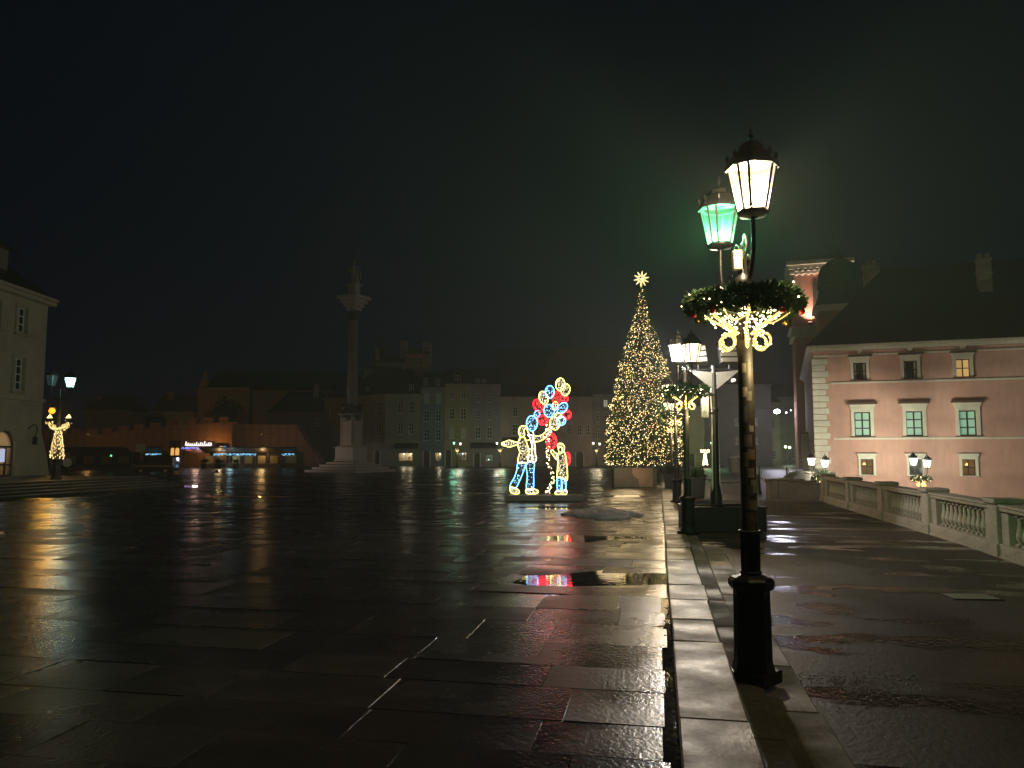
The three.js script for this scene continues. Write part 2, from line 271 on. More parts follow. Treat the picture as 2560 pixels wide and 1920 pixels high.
// kerb of pale stones, and the two narrow steps that run out beside it
const yWalk = s => -0.21 + 0.19 * Math.min(1, Math.max(0, (s - 8) / 11));
{
  const kerb = place('kerb'); let s = 1.2; const cuts = [4.2, 6.35, 8.86, 10.0, 11.3, 12.5, 13.6, 15.4];
  while (s < 74) {
    const n = cuts.find(c => c > s + 0.2) || s + R(1.3, 1.9), y = R(0.012, 0.03), w = R(-0.02, 0.02);
    const q = { p: rect(0 + R(-0.015, 0.01), 0.53 + w, s + R(0.006, 0.02), n - R(0.006, 0.02)), y: [y + R(-0.006, 0.006), y + R(-0.006, 0.004), y + R(-0.006, 0.006), y + R(-0.006, 0.006)], c: 0.016 };
    const g = slabGeo([q]); mesh('kerb_stone', g, M.kerb, kerb); s = n;
  }
  const under = place('kerb_bed'); mesh('bed', bx(0.5, 0.4, 76, 0.27, -0.235, -37.5).rotateY(KT).translate(0.115, 0, 0), M.bed, under);
  const steps = place('side_steps'); s = 1.6;
  while (s < 40) { const n = s + R(1.2, 2.3), m = (s + n) / 2, a = Math.max(yWalk(s) + 0.012, -0.075), b = Math.max(yWalk(n) + 0.012, -0.075); mesh('step_stone', slabGeo([{ p: rect(0.545, 0.8 + R(-0.012, 0.012), s + 0.006, n - 0.006), y: [a, a - R(0, 0.006), b, b], c: 0.014 }]), M.strip, steps); s = n; }
  s = 1.4;
  while (s < 16) { const n = s + R(1.4, 2.2), a = Math.max(yWalk(s) + 0.008, -0.14), b = Math.max(yWalk(n) + 0.008, -0.14); mesh('step_stone', slabGeo([{ p: rect(0.81, 1.22 + R(-0.012, 0.012), s + 0.006, n - 0.006), y: [a, a, b, b], c: 0.014 }]), M.strip, steps); s = n; }
  // the walkway of large cast panels
  const walk = place('walkway'); s = 0; const rows = [];
  while (s < 34.4) { const n = Math.min(34.6, s + R(1.7, 2.4)); rows.push([s, n]); s = n; }
  for (const [a, b] of rows) {
    let t = a < 15.5 ? 1.23 : 0.815; const ts = [t, 6.62];
    for (let i = 0; i < 1; i++) { const j = R(-0.001, 0.001), k = R(-0.001, 0.001); mesh('paving_panel', slabGeo([{ p: rect(ts[i] + 0.0015, ts[i + 1] - 0.0015, a + 0.002, b - 0.002), y: [yWalk(a) + j, yWalk(a) + k, yWalk(b) + k, yWalk(b) + j], c: 0.0015 }]), M.walk, walk); }
  }
  const wb = [], wu = []; const row = [0, 6, 8, 10, 12, 14, 16, 19, 34.6];
  for (let i = 0; i + 1 < row.length; i++) for (const [t, q] of [[0.6, row[i]], [7.3, row[i]], [7.3, row[i + 1]], [0.6, row[i]], [7.3, row[i + 1]], [0.6, row[i + 1]]]) wb.push(...K(t, q, yWalk(q) - 0.022));
  const g = new THREE.BufferGeometry(); g.setAttribute('position', new THREE.Float32BufferAttribute(wb, 3)); g.computeVertexNormals();
  mesh('bed', g, M.bed, walk);
  // puddles in the worn part of the walkway
  const pud = (t, s, rt, rs, y) => { const sh = new THREE.Shape(), n = 40, o = R(0, 9); for (let i = 0; i < n; i++) { const a = i / n * 2 * PI, k = 0.55 + 0.75 * vnoise(Math.cos(a) * 1.6 + 20 + o, Math.sin(a) * 1.6 + 20, 64); sh[i ? 'lineTo' : 'moveTo'](Math.cos(a) * rt * k, Math.sin(a) * rs * k); } const w = K(t, s, y); tag(mesh('puddle', new THREE.ShapeGeometry(sh).rotateX(-PI / 2).rotateY(KT).translate(...w), M.water), null, null, null, 'structure'); };
 
  // cobbled street that leaves past the castle, plaza side beyond the walkway
  const a = K(0.54, 34.7), b = K(7.3, 34.8), c = [24.2, -61], d = [33.5, -88], e = [60, -130], f = [K(0.54, 120)[0], -120];
  const st = new THREE.Shape([a, b].map(p => new THREE.Vector2(p[0], -p[2])).concat([c, d, e, f].map(p => new THREE.Vector2(p[0], -p[1]))));
  tag(mesh('road', new THREE.ShapeGeometry(st).rotateX(-PI / 2).translate(0, -0.03, 0), M.cobble), null, null, null, 'structure');
  mesh('edge_stone', slabGeo([{ p: rect(0.55, 7.2, 34.62, 34.95), y: [0.004, 0.004, 0.004, 0.004], c: 0.015 }]), M.strip, walk);
}
{ // left: broad steps up to the terrace of the pale house
  const ter = place('terrace_steps');
  for (let i = 0; i < 5; i++) {
    const t0 = -28.3 - i * 0.6, s1 = 42.4 - i * 0.05;
    for (let s = -4; s < s1; s += 2.4) mesh('step_stone', rb(0.66, 0.045, Math.min(2.38, s1 - s), -0.33 + 0.03, -0.0225, 0, 0.012).rotateY(KT).translate(...K(t0, s + Math.min(2.4, s1 - s) / 2, 0.12 * (i + 1))), [M.strip, M.tread][(i * 3 + Math.round(s / 2.4)) & 1], ter);
  }
  mesh('terrace_floor', bx(14, 0.6, 47, -7, -0.3, 0).rotateY(KT).translate(...K(-31.3, 18.5, 0.596)), M.tread, ter);
  mesh('footing', [0, 1, 2, 3, 4].map(i => bx(3.2 - 0.6 * i + 0.02, 0.12, 46.2 - i * 0.05, -(3.2 - 0.6 * i) / 2 - 0.03, -0.065, 0).rotateY(KT).translate(...K(-28.3 - 0.6 * i, 19.15, 0.115 * (i + 1)))), M.bed, ter);
}
{
  const w = K(4.55, 13.1, yWalk(13.1) + 0.006), pl = thing('metal_cover', 'pale rectangular plate set in the dark pavement before the balustrade', 'cover', w, KT + 0.12);
  mesh('plate', rb(0.66, 0.014, 0.42, 0, 0, 0, 0.004), S([0.34, 0.33, 0.3], 0.4, { map: T_grain }), pl); mesh('frame', [bx(0.74, 0.01, 0.03, 0, -0.001, 0.23), bx(0.74, 0.01, 0.03, 0, -0.001, -0.23), bx(0.03, 0.01, 0.43, 0.355, -0.001, 0), bx(0.03, 0.01, 0.43, -0.355, -0.001, 0)], M.iron, pl);
}
{ // broken stone and grit lodged in the gutter
  const g = []; for (let i = 0; i < 520; i++) { const s = R(3.8, 11), w = K(-R(0, 0.11) * rnd() - 0.005, s, -0.022 + R(0, 0.016)); g.push(oct(R(0.006, 0.024), 0, 0, 0).scale(1, 0.5, 1.5).rotateY(R(0, 3)).translate(...w)); }
  tag(mesh('gutter_grit', g, P([0.12, 0.1, 0.075], 0.45)), 'wet grit and stone chips lodged in the gutter along the kerb', 'grit', null, 'stuff');
}
{ // thin wet slush heaped on the plaza, and grit washed against the kerb step
  const heap = (name, cx, cz, y, rx, rz, h, mat, label, cat) => {
    const g = new THREE.SphereGeometry(1, 64, 24, 0, 2 * PI, 0, PI / 2), p = g.attributes.position;
    for (let i = 0; i < p.count; i++) { const x = p.getX(i), z = p.getZ(i), n = fbm(x * 2.3 + 30, z * 2.3 + 30, 64, 4), f = fbm(x * 7 + 50, z * 7 + 10, 128, 3), edge = 0.72 + 0.55 * vnoise(Math.atan2(z, x) * 1.9 + 20, 3, 64); p.setXYZ(i, x * rx * edge, p.getY(i) * h * (0.25 + 1.1 * n) + (f - 0.45) * h * 0.6 * (p.getY(i) > 0.05 ? 1 : 0), z * rz * edge); }
    g.computeVertexNormals(); g.userData.keepUV = false; return tag(mesh(name, g.translate(cx, y, cz), mat), label, cat, null, 'stuff');
  };
  const slush = P([0.16, 0.145, 0.13], 0.55, { bumpMap: re(T_stone, 0.5), bumpScale: 0.01 });
  heap('slush_heap', 2.95, -25.6, -0.01, 1.15, 1.0, 0.3, slush, 'low heap of dark slush on the wet slabs before the light sculpture', 'slush');
  const gr = []; for (let i = 0; i < 2600; i++) { const a = R(0, 2 * PI), r = Math.abs(R(-1, 1) + R(-1, 1)) * 0.8 * (0.6 + 0.5 * vnoise(a * 1.5 + 20, 5, 64)), t = 1.75 + Math.cos(a) * r * 0.62, q = 8.1 + Math.sin(a) * r * 0.62, w = K(t, q, yWalk(q) + 0.004); gr.push(oct(R(0.003, 0.011) * (rnd() < 0.06 ? 2 : 1), 0, 0, 0).scale(1.4, 0.5, 1).rotateY(R(0, 3)).translate(...w)); }
  tag(mesh('grit_patch', gr, P([0.1, 0.085, 0.06], 0.6)), 'rough patch of grit and soil on the pavement right of the lamp foot', 'grit', null, 'stuff');
}

// ---------------------------------------------------------------- street lamps
const fin = (r, h) => lathe([[0, h], [r * 0.35, h * 0.8], [r * 0.2, h * 0.62], [r * 0.8, h * 0.4], [r * 0.3, h * 0.2], [r, 0]], 10);
function lantern(parent, pos, turn, tint, power, o = {}) {
  // eight-sided lantern (wide and narrow panes in turn), wider at the top, under a brimmed roof
  const topW = 0.205, topN = 0.052, botW = 0.128, botN = 0.034, h = 0.44;
  const ring = (w, n) => [[w, n + w * 0.42], [w, -n - w * 0.42]].length && [[w, w - n], [w - n, w], [-(w - n), w], [-w, w - n], [-w, -(w - n)], [-(w - n), -w], [w - n, -w], [w, -(w - n)]];
  const T = ring(topW, topN * 1.5), B = ring(botW, botN * 1.5), q = a => new THREE.BufferGeometry().setAttribute('position', new THREE.Float32BufferAttribute(a, 3));
  const roof = [];
  const brim = 0.272;
  roof.push(lathe([[0.2, 0], [brim, 0.0], [brim, 0.035], [brim * 0.96, 0.05], [brim * 0.93, 0.075], [0.24, 0.09], [0.2, 0.15], [0.13, 0.2], [0.12, 0.25], [0.075, 0.29], [0, 0.3]], 8).rotateY(PI / 8).translate(0, h, 0)); roof[0] = flat(roof[0]);
  roof.push(fin(0.045, 0.16).translate(0, h + 0.29, 0));
  for (let i = 0; i < 8; i++) { const a = i * PI / 4 + PI / 8; roof.push(prism([[-0.012, 0], [0.016, 0.0], [0.03, 0.05], [0.008, 0.095], [-0.012, 0.06]], 0.012, -0.006).rotateY(-a).translate(Math.cos(a) * 0.235, h + 0.08, Math.sin(a) * 0.235)); }
  const body = mesh('lantern', roof, M.iron, parent);
  body.position.set(...pos); body.rotation.y = turn; if (o.size) body.scale.setScalar(o.size);
  const by = o.low ? 0.09 : 0.2;
  const bars = [];
  for (let i = 0; i < 8; i++) bars.push(rod([B[i][0], 0, B[i][1]], [T[i][0], h, T[i][1]], 0.0145, 5));
  bars.push(lathe([[0.05, -0.07], [botW * 1.12, -0.05], [botW * 1.25, -0.01], [botW * 1.12, 0.012], [0.02, 0.012]], 8).rotateY(PI / 8));
  bars.push(fin(0.04, 0.12).rotateX(PI).translate(0, -0.06, 0));
  mesh('frame', bars, M.iron, body);
  const glass = [];
  for (let i = 0; i < 8; i++) {
    const j = (i + 1) % 8, k = 0.985, a = [T[i], T[j], B[j], B[i]].map((p, n) => [p[0] * k, n < 2 ? h : 0.012, p[1] * k]);
    const g = q([...a[0], ...a[1], ...a[2], ...a[0], ...a[2], ...a[3]]); g.computeVertexNormals(); glass.push(g);
  }
  if (o.far) mesh('pane', glass, glow(tint, o.far), body);
  else {
    for (const g of glass) mesh('pane', g, M.pane, body);
    const bulb = mesh('bulb', new THREE.SphereGeometry(0.075, 20, 14).scale(1, o.low ? 1.05 : 1.55, 1).translate(0, by + 0.005, 0), glow(tint, o.bulb || 9), body);
  }
  const l = new THREE.PointLight(C(...tint), power, 0, 2); l.position.set(0, by, 0); l.castShadow = true; l.shadow.radius = 2.5; body.add(l);
  return body;
}
function sprigs(n, place, size, out = 1) { // needle tufts: crossed slivers
  const pos = [];
  for (let i = 0; i < n; i++) {
    const [p, dir] = place(i); const d = V(...dir).add(V(R(-1, 1), R(-1, 1), R(-1, 1)).multiplyScalar(0.75)).normalize(), side = d.clone().cross(V(R(-1, 1), R(-1, 1), R(-1, 1))).normalize();
    const L = size * R(0.6, 1.3), w = L * 0.16, a = V(...p), b = a.clone().addScaledVector(d, L);
    for (const s of [side, side.clone().cross(d)]) {
      const m = a.clone().addScaledVector(d, L * 0.45);
      const u = m.clone().addScaledVector(s, w), v = m.clone().addScaledVector(s, -w);
      pos.push(...a.toArray(), ...u.toArray(), ...b.toArray(), ...a.toArray(), ...b.toArray(), ...v.toArray());
    }
  }
  const g = new THREE.BufferGeometry(); g.setAttribute('position', new THREE.Float32BufferAttribute(pos, 3)); g.computeVertexNormals(); return g;
}
function bulbs(list, r, d = 0) { return mergeGeometries(list.map(p => oct(r * R(0.7, 1.3), p[0], p[1], p[2], d))); }
function garland(o, detail) { // evergreen ring with rope-light scrolls below it, at 3.65 m
  const y0 = 3.67, r0 = 0.47, n = detail ? 6500 : 700;
  const onRing = (tr) => { const a = R(0, 2 * PI), b = R(0, 2 * PI), q = tr * Math.sqrt(rnd()) * (0.8 + 0.4 * vnoise(a * 3 + 9, 2, 64)); return [[Math.cos(a) * (r0 + Math.cos(b) * q), y0 + Math.sin(b) * q * 0.9, Math.sin(a) * (r0 + Math.cos(b) * q)], [Math.cos(a) * Math.cos(b), Math.sin(b), Math.sin(a) * Math.cos(b)]]; };
  const ring = mesh('garland', [sprigs(n, () => onRing(0.1), detail ? 0.058 : 0.13)], M.needle, o);
  if (detail) mesh('light_green_tips', sprigs(1500, () => onRing(0.12), 0.05), M.needle2, ring);
  mesh('hoop', [new THREE.TorusGeometry(r0, 0.016, 6, 40).rotateX(PI / 2).translate(0, y0, 0), ...[0, 1, 2, 3, 4, 5].map(i => rod([0.07, y0 - 0.1, 0], [r0, y0, 0], 0.008, 5).rotateY(i * PI / 3))], M.wire, ring);
  const lights = []; for (let i = 0; i < (detail ? 46 : 40); i++) { const [p, d] = onRing(0.11); lights.push([p[0] + d[0] * 0.05, p[1] + d[1] * 0.05, p[2] + d[2] * 0.05]); }
  mesh('fairy_lights', bulbs(lights, detail ? 0.0085 : 0.016), M.gBulb, ring, 'stuff');
  if (detail) for (let i = 0; i < 9; i++) { const a = i * 0.7 + 0.3, red = i % 3 !== 2; mesh('bauble', sph(R(0.03, 0.042), Math.cos(a) * (r0 + R(-0.02, 0.08)), y0 - R(0.1, 0.17), Math.sin(a) * (r0 + R(-0.02, 0.08)), 14, 10), red ? M.redBall : M.goldBall, ring); }
  const arms = 6, rope = detail ? 0.0125 : 0.018, extra = [];
  for (let i = 0; i < arms; i++) {
    const a = i / arms * 2 * PI + 0.35, pts = [];
    for (let k = 0; k <= 8; k++) { const u = k / 8, r = 0.085 + (r0 - 0.14) * (1 - u) ** 1.25, y = y0 - 0.08 - 0.22 * u ** 0.8; pts.push([r, y, 0]); }
    const cy = y0 - 0.37, cr = 0.088; // scroll at the foot, curling outwards
    for (let k = 0; k <= 14; k++) { const b = PI * 0.55 + k / 14 * 2 * PI * 0.98, rr = cr * (1 - 0.25 * k / 14); pts.push([0.085 + cr + 0.02 + Math.cos(b) * rr, cy + Math.sin(b) * rr - 0.01, 0]); }
    mesh('rope_light', tube(pts, rope, detail ? 90 : 34, 5).rotateY(a), M.gRope, o);
    for (let k = 0; k < pts.length; k++) { const p = V(...pts[k]).applyAxisAngle(V(0, 1, 0), a); if (detail || k % 2) extra.push([p.x + R(-0.012, 0.012), p.y + R(-0.012, 0.012), p.z + R(-0.012, 0.012)]); if (detail && k < 8) for (let m = 0; m < 4; m++) extra.push([p.x * R(0.8, 1.05) + R(-0.07, 0.07), p.y + R(-0.03, 0.12), p.z * R(0.8, 1.05) + R(-0.07, 0.07)]); }
  }
  mesh('fairy_lights', bulbs(extra, detail ? 0.009 : 0.017), M.gBulb, o, 'stuff');
  if (detail) for (let i = 0; i < 3; i++) { const a = i * 2.1; mesh('rope_light', tube([[0.3, y0 - 0.1, 0], [0.24, y0 - 0.16, 0.08], [0.2, y0 - 0.2, 0.17], [0.24, y0 - 0.16, 0.26], [0.3, y0 - 0.1, 0.32]], 0.006, 24, 5).rotateY(a + 0.6), M.gRope, o); }
  const l = new THREE.PointLight(C(1, 0.75, 0.36), detail ? 1.6 : 2.2); l.position.set(0.2, y0 - 0.62, 0.24); l.castShadow = true; l.shadow.radius = 6; o.add(l);
}
function streetLamp(p, turn, label, tints, powers, o = {}) {
  const L = thing('street_lamp', label, 'street lamp', p, 0, 'lamps with evergreen wreaths'); if (o.scale) L.scale.setScalar(o.scale);
  const det = o.detail;
  // foot: fluted octagonal plinth
  const n = det ? 24 : 8;
  mesh('plinth', [rb(0.4, 0.12, 0.4, 0, 0.05, 0, 0.015, PI / 4), flat(lathe([[0.205, 0.1], [0.195, 0.15], [0.18, 0.2], [0.172, 0.86], [0.2, 0.88], [0.218, 0.91], [0.218, 0.96], [0.19, 0.985], [0.12, 1.01], [0, 1.02]], 8).rotateY(PI / 8)),
    ...(det ? [...Array(16).keys()].map(i => { const a = (i + 0.5) * PI / 8; return rb(0.014, 0.58, 0.045, Math.cos(a) * 0.163, 0.53, Math.sin(a) * 0.163, 0.006, -a); }) : [])], M.iron, L);
  const fl = [];
  for (let i = 0; i < n * 2; i++) { const a = i / (n * 2) * 2 * PI, r = i % 2 ? 0.082 : 0.072; fl.push([Math.cos(a) * r, Math.sin(a) * r]); }
  mesh('fluted_collar', [prism(fl.map(p => [p[0] * 1.12, p[1] * 1.12]), 0.42).rotateX(-PI / 2).translate(0, 1.0, 0), new THREE.TorusGeometry(0.09, 0.016, 6, 24).rotateX(PI / 2).translate(0, 1.03, 0), new THREE.TorusGeometry(0.095, 0.018, 6, 24).rotateX(PI / 2).translate(0, 1.42, 0)], M.iron, L);
  mesh('pole', lathe([[0.08, 1.4], [0.077, 2.6], [0.072, 3.0], [0.07, 3.3]], 18), M.ironPole, L);
  mesh('pole_head', lathe([[0.064, 3.3], [0.056, 3.84], [0.08, 3.88], [0.08, 3.93], [0.05, 3.97], [0.04, 4.1], [0.03, 4.26], [0, 4.3]], 14), M.iron, L);
  for (const k of [1, -1]) {
    const f = k > 0 ? 0 : 1;
    const AR = o.arm || 0.8, q = AR / 0.8, c = Math.cos(turn + (f ? 0 : o.bend || 0)), s = Math.sin(turn + (f ? 0 : o.bend || 0));
    const P2 = (u, y) => [c * u * k, y, s * u * k];
    mesh('arm', [tube([P2(0.04, 3.86), P2(0.2 * q, 3.8), P2(0.52 * q, 3.84), P2(0.74 * q, 4.0), P2(AR, 4.18), P2(AR, 4.32 + (f ? 0.08 : -0.02))], 0.02, 30, 7), tube([P2(0.06, 4.24), P2(0.2, 4.32), P2(0.3, 4.22), P2(0.24, 4.12), P2(0.16, 4.18), P2(0.22, 4.22)], 0.011, 26, 5), tube([P2(0.4 * q, 3.88), P2(0.34 * q, 4.0), P2(0.42 * q, 4.06), P2(0.48 * q, 4.0), P2(0.43 * q, 3.96)], 0.01, 20, 5)], M.iron, L);
    lantern(L, P2(AR, f ? 4.5 : 4.37), o.lanternTurn === undefined ? 0.1 : o.lanternTurn, tints[f], powers[f], { far: o.far && o.far[f], bulb: o.bulb && o.bulb[f], low: o.low && f, size: o.size });
  }
  if (det) {
    mesh('control_box', [rb(0.09, 0.2, 0.09, -0.07, 4.1, 0.05, 0.012), rb(0.094, 0.012, 0.094, -0.07, 4.11, 0.05, 0.004)], S([0.2, 0.17, 0.12], 0.6), L);
    const cols = [[0.5, 0.46, 0.36], [0.3, 0.28, 0.24], [0.42, 0.33, 0.26], [0.2, 0.22, 0.24], [0.55, 0.52, 0.46], [0.26, 0.2, 0.17]].map(k => S(k, 0.55, { map: re(T_grain, 0.25) }));
    const sticker = (y, a, w, h, m, roll = 0) => { const g = new THREE.CylinderGeometry(0.0815 - 0.0036 * (y - 1.4), 0.0815 - 0.0036 * (y - 1.4), h, 8, 1, true, a - w / 2 / 0.08, w / 0.08); mesh('sticker', g.translate(0, y, 0), m, L); };
    [[3.02, -0.5, 0.045, 0.09, 0], [2.78, -0.45, 0.05, 0.1, 4], [2.74, 0.1, 0.06, 0.09, 1], [2.56, -0.5, 0.04, 0.16, 3], [2.42, 0.3, 0.05, 0.06, 4], [2.3, -0.2, 0.08, 0.12, 1], [2.17, 0.25, 0.08, 0.1, 2], [2.12, -0.55, 0.05, 0.14, 0], [1.99, 0.1, 0.07, 0.09, 4], [1.96, -0.7, 0.05, 0.18, 1], [1.86, 0.45, 0.07, 0.13, 4], [1.82, -0.15, 0.07, 0.1, 3], [1.7, -0.5, 0.06, 0.12, 2], [1.68, 0.35, 0.08, 0.1, 0], [1.55, 0.5, 0.055, 0.07, 5], [1.53, -0.2, 0.09, 0.16, 1], [1.42, 0.15, 0.06, 0.05, 4]].forEach(q => sticker(q[0], q[1], q[2], q[3], cols[q[4]]));
  }
  if (!o.plain) garland(L, det);
  return L;
}
const warm = [1, 0.76, 0.47], green = [0.13, 1, 0.36], cool = [0.95, 0.97, 1], cyan = [0.45, 1, 0.92], soft = [1, 0.85, 0.66];
streetLamp([2.32, -0.1, -7.6], PI / 2, 'tall nearest lamp with one warm and one green lantern above a lit evergreen wreath', [warm, green], [I_WARM, I_GREEN], { detail: true, lanternTurn: 0.12, bulb: [11, 9], low: true, size: 0.88, bend: 0.17 });
const lampAt = s => K(0.58, s, s > 18 ? -0.03 : yWalk(s));
streetLamp(lampAt(20.3), PI / 2 - 0.12, 'second lamp of the row with two white lanterns beside the floodlight mast', [warm, cool], [I_WARM, I_WARM], { far: [2.6, 5], lanternTurn: 0.1, arm: 0.52 });
streetLamp(lampAt(32.7), PI / 2 - 0.2, 'third lamp of the row standing right of the Christmas tree planter', [warm, warm], [I_FAR, I_FAR], { far: [2.4, 2.4] });
streetLamp(lampAt(45.1), PI / 2, 'fourth lamp of the row half hidden behind the third one', [warm, warm], [I_FAR, I_FAR], { far: [2.4, 2.4] });
streetLamp(lampAt(57.5), PI / 2, 'farthest lamp of the row glimpsed at the right edge of the tree', [warm, warm], [I_FAR, I_FAR], { far: [2.4, 2.4] });
{ // the lamp on the terrace, its post wrapped in a cone of lights
  const L = streetLamp([-24.15, 0.6, -41], 0.35, 'lamp on the terrace at left with a post wrapped in lights and a bluish lantern', [cyan, cyan], [I_CYAN, 0.05], { far: [6, 0.02], scale: 1.12, plain: true, lanternTurn: 0, arm: 0.6 });
  const pts = []; for (let i = 0; i < 130; i++) { const a = i * 0.75, u = i / 130, r = 0.33 - 0.2 * u; pts.push([Math.cos(a) * r * R(0.85, 1.1), 1.0 + u * 1.3 + R(-0.03, 0.03), Math.sin(a) * r * R(0.85, 1.1)]); }
  mesh('light_cone', bulbs(pts, 0.021), glow([1, 0.66, 0.24], 5), L, 'stuff');
  const up = []; for (let k of [-1, 1]) for (let i = 0; i < 80; i++) { const u = rnd(); up.push([k * (0.08 + 0.4 * u) + R(-0.08, 0.08), 2.4 + 0.34 * u * u + R(-0.07, 0.09), R(-0.25, 0.25)]); }
  mesh('light_branch', bulbs(up, 0.024), glow([1, 0.72, 0.26], 2), L, 'stuff');
  for (const k of [-1, 1]) mesh('light_tip', prism([[-0.12, 0], [0.12, 0], [0.02, 0.16]], 0.06, -0.03).translate(k * 0.45, 2.92, 0), M.gYel, L);
  const l = new THREE.PointLight(C(1, 0.8, 0.45), 4); l.position.set(0.5, 2.0, 0.5); l.shadow.radius = 10; L.add(l);
}
{ // sodium lamp beyond the house corner
  const L = thing('street_lamp', 'amber street lamp beyond the corner of the pale house at left', 'street lamp', [-34.3, -0.2, -57.3]);
  mesh('pole', lathe([[0.14, 0], [0.1, 0.5], [0.07, 3], [0.05, 5.1], [0, 5.2]], 10), M.iron, L);
  mesh('lamp_head', [lathe([[0, 0.5], [0.1, 0.42], [0.3, 0.3], [0.3, 0.26], [0.05, 0.26]], 12).translate(0, 5.25, 0)], M.iron, L);
  mesh('globe', sph(0.22, 0, 5.3, 0, 16, 12), glow([1, 0.26, 0.01], 3.5), L);
  const l = new THREE.PointLight(C(1, 0.45, 0.05), I_SODIUM); l.position.set(0, 5.3, 0); l.castShadow = true; l.shadow.radius = 8; L.add(l);
}
// small lamps along the far house fronts
[[-9.2, -99, 'left one of the far lamps, before the ochre house', [0.95, 1, 0.8], [0.3, 1, 0.6]], [-1.55, -100, 'far lamp left of the sculpture', [0.55, 1, 0.6], [1, 1, 0.75]], [10.95, -100, 'far lamp between sculpture and tree', [1, 0.9, 0.6], [1, 0.9, 0.6]]]
  .forEach(([x, z, t, a, b], i) => streetLamp([i ? x : -6.97, -0.1, i ? z : -98], 0.1, t + ', two lanterns over a wreath', [a, b], [6, 6], { far: [4, 4], scale: 0.68, arm: 0.6 }));
{ // lamps in the courtyard below the castle wall
  const Y = -3.8;
  streetLamp([21.0, Y, -53], 0.05, 'courtyard lamp at the castle corner quoins, seen over the end of the balustrade', [soft, soft], [I_CASTLE, I_CASTLE], { far: [4, 4], scale: 1.1, lanternTurn: 0, arm: 0.42 });
  streetLamp([28.0, Y, -53], 0.05, 'courtyard lamp before the middle ground floor window of the pink castle', [soft, [0.85, 1, 0.75]], [I_CASTLE, I_CASTLE], { far: [4, 3.4], scale: 1.1, lanternTurn: 0, arm: 0.42 });
}
{ // lamp with a lit cone skirt before the houses right of the tree
  const L = thing('street_lamp', 'far lamp with a glowing cone of lights under a bulb ring, right of the tree', 'street lamp', [24.5, -0.1, -98]);
  mesh('pole', lathe([[0.12, 0], [0.06, 1], [0.05, 4], [0, 4.05]], 8), M.iron, L);
  const ring = []; for (let i = 0; i < 44; i++) { const a = i / 44 * 2 * PI; ring.push([Math.cos(a) * 0.5, 2.15 + R(-0.12, 0.25), Math.sin(a) * 0.5]); }
  mesh('light_ring', bulbs(ring, 0.045), M.gBulb, L, 'stuff');
  const cone = []; for (let i = 0; i < 260; i++) { const u = rnd(), a = R(0, 2 * PI), r = 0.32 - 0.24 * u; cone.push([Math.cos(a) * r, 0.45 + u * 1.5, Math.sin(a) * r]); }
  mesh('light_cone', bulbs(cone, 0.035), M.gBulb, L, 'stuff');
  mesh('lamp_globe', sph(0.16, 0.9, 3.25, 0, 12, 10), glow([0.55, 1, 0.55], 8), L);
  mesh('arm', rod([0, 3.6, 0], [0.9, 3.45, 0], 0.03), M.iron, L);
  const l = new THREE.PointLight(C(0.4, 1, 0.45), 16); l.position.set(0.9, 3.25, 0); l.shadow.radius = 6; L.add(l);
}
{ // strong white floodlight over the street by the castle, on a wall arm
  const L = thing('floodlight', 'dazzling white floodlight hanging over the street left of the castle', 'floodlight', [34.5, 7.3, -100]);
  mesh('span_wire', [rod([0, 0.2, 0], [-8.2, 1.4, -7], 0.02)], M.iron, L);
  mesh('housing', [rb(0.6, 0.16, 0.6, 0, 0.28, 0, 0.03)], M.iron, L);
  mesh('lamp_glass', new THREE.SphereGeometry(0.36, 16, 12).scale(1, 0.7, 1).translate(0, -0.05, 0), glow([0.92, 0.86, 1], 150), L);
  const l = new THREE.SpotLight(C(0.86, 0.82, 1), I_STREET, 0, 0.62, 0.7); l.position.set(-0.15, -0.4, 0.45); l.target.position.set(-19.5, -7.3, 50); l.castShadow = true; l.shadow.radius = 8; L.add(l, l.target);
  for (const [x, y, z, r] of [[-3.1, -0.8, 12, 0.09], [-2.6, -0.53, 12.1, 0.055]]) mesh('small_lamp', sph(r, x, y, z, 10, 8), glow([1, 0.97, 1], 12), L);
}
for (const [x, y, z, t] of [[42.54, 2.78, -120, 'left one of two pale green globe lamps at the end of the street'], [43.25, 2.7, -120.2, 'right one of two pale green globe lamps at the end of the street']]) {
  const L = thing('street_lamp', t, 'street lamp', [x, 0, z], 0, 'globe lamps at the street end');
  mesh('pole', rod([0, 0, 0], [0, y, 0], 0.05), M.iron, L); mesh('globe', sph(0.19, 0, y, 0, 12, 10), glow([0.75, 1, 0.6], 8), L);
  const l = new THREE.PointLight(C(0.8, 1, 0.6), 6); l.position.set(0, y, 0); l.shadow.radius = 8; L.add(l);
}

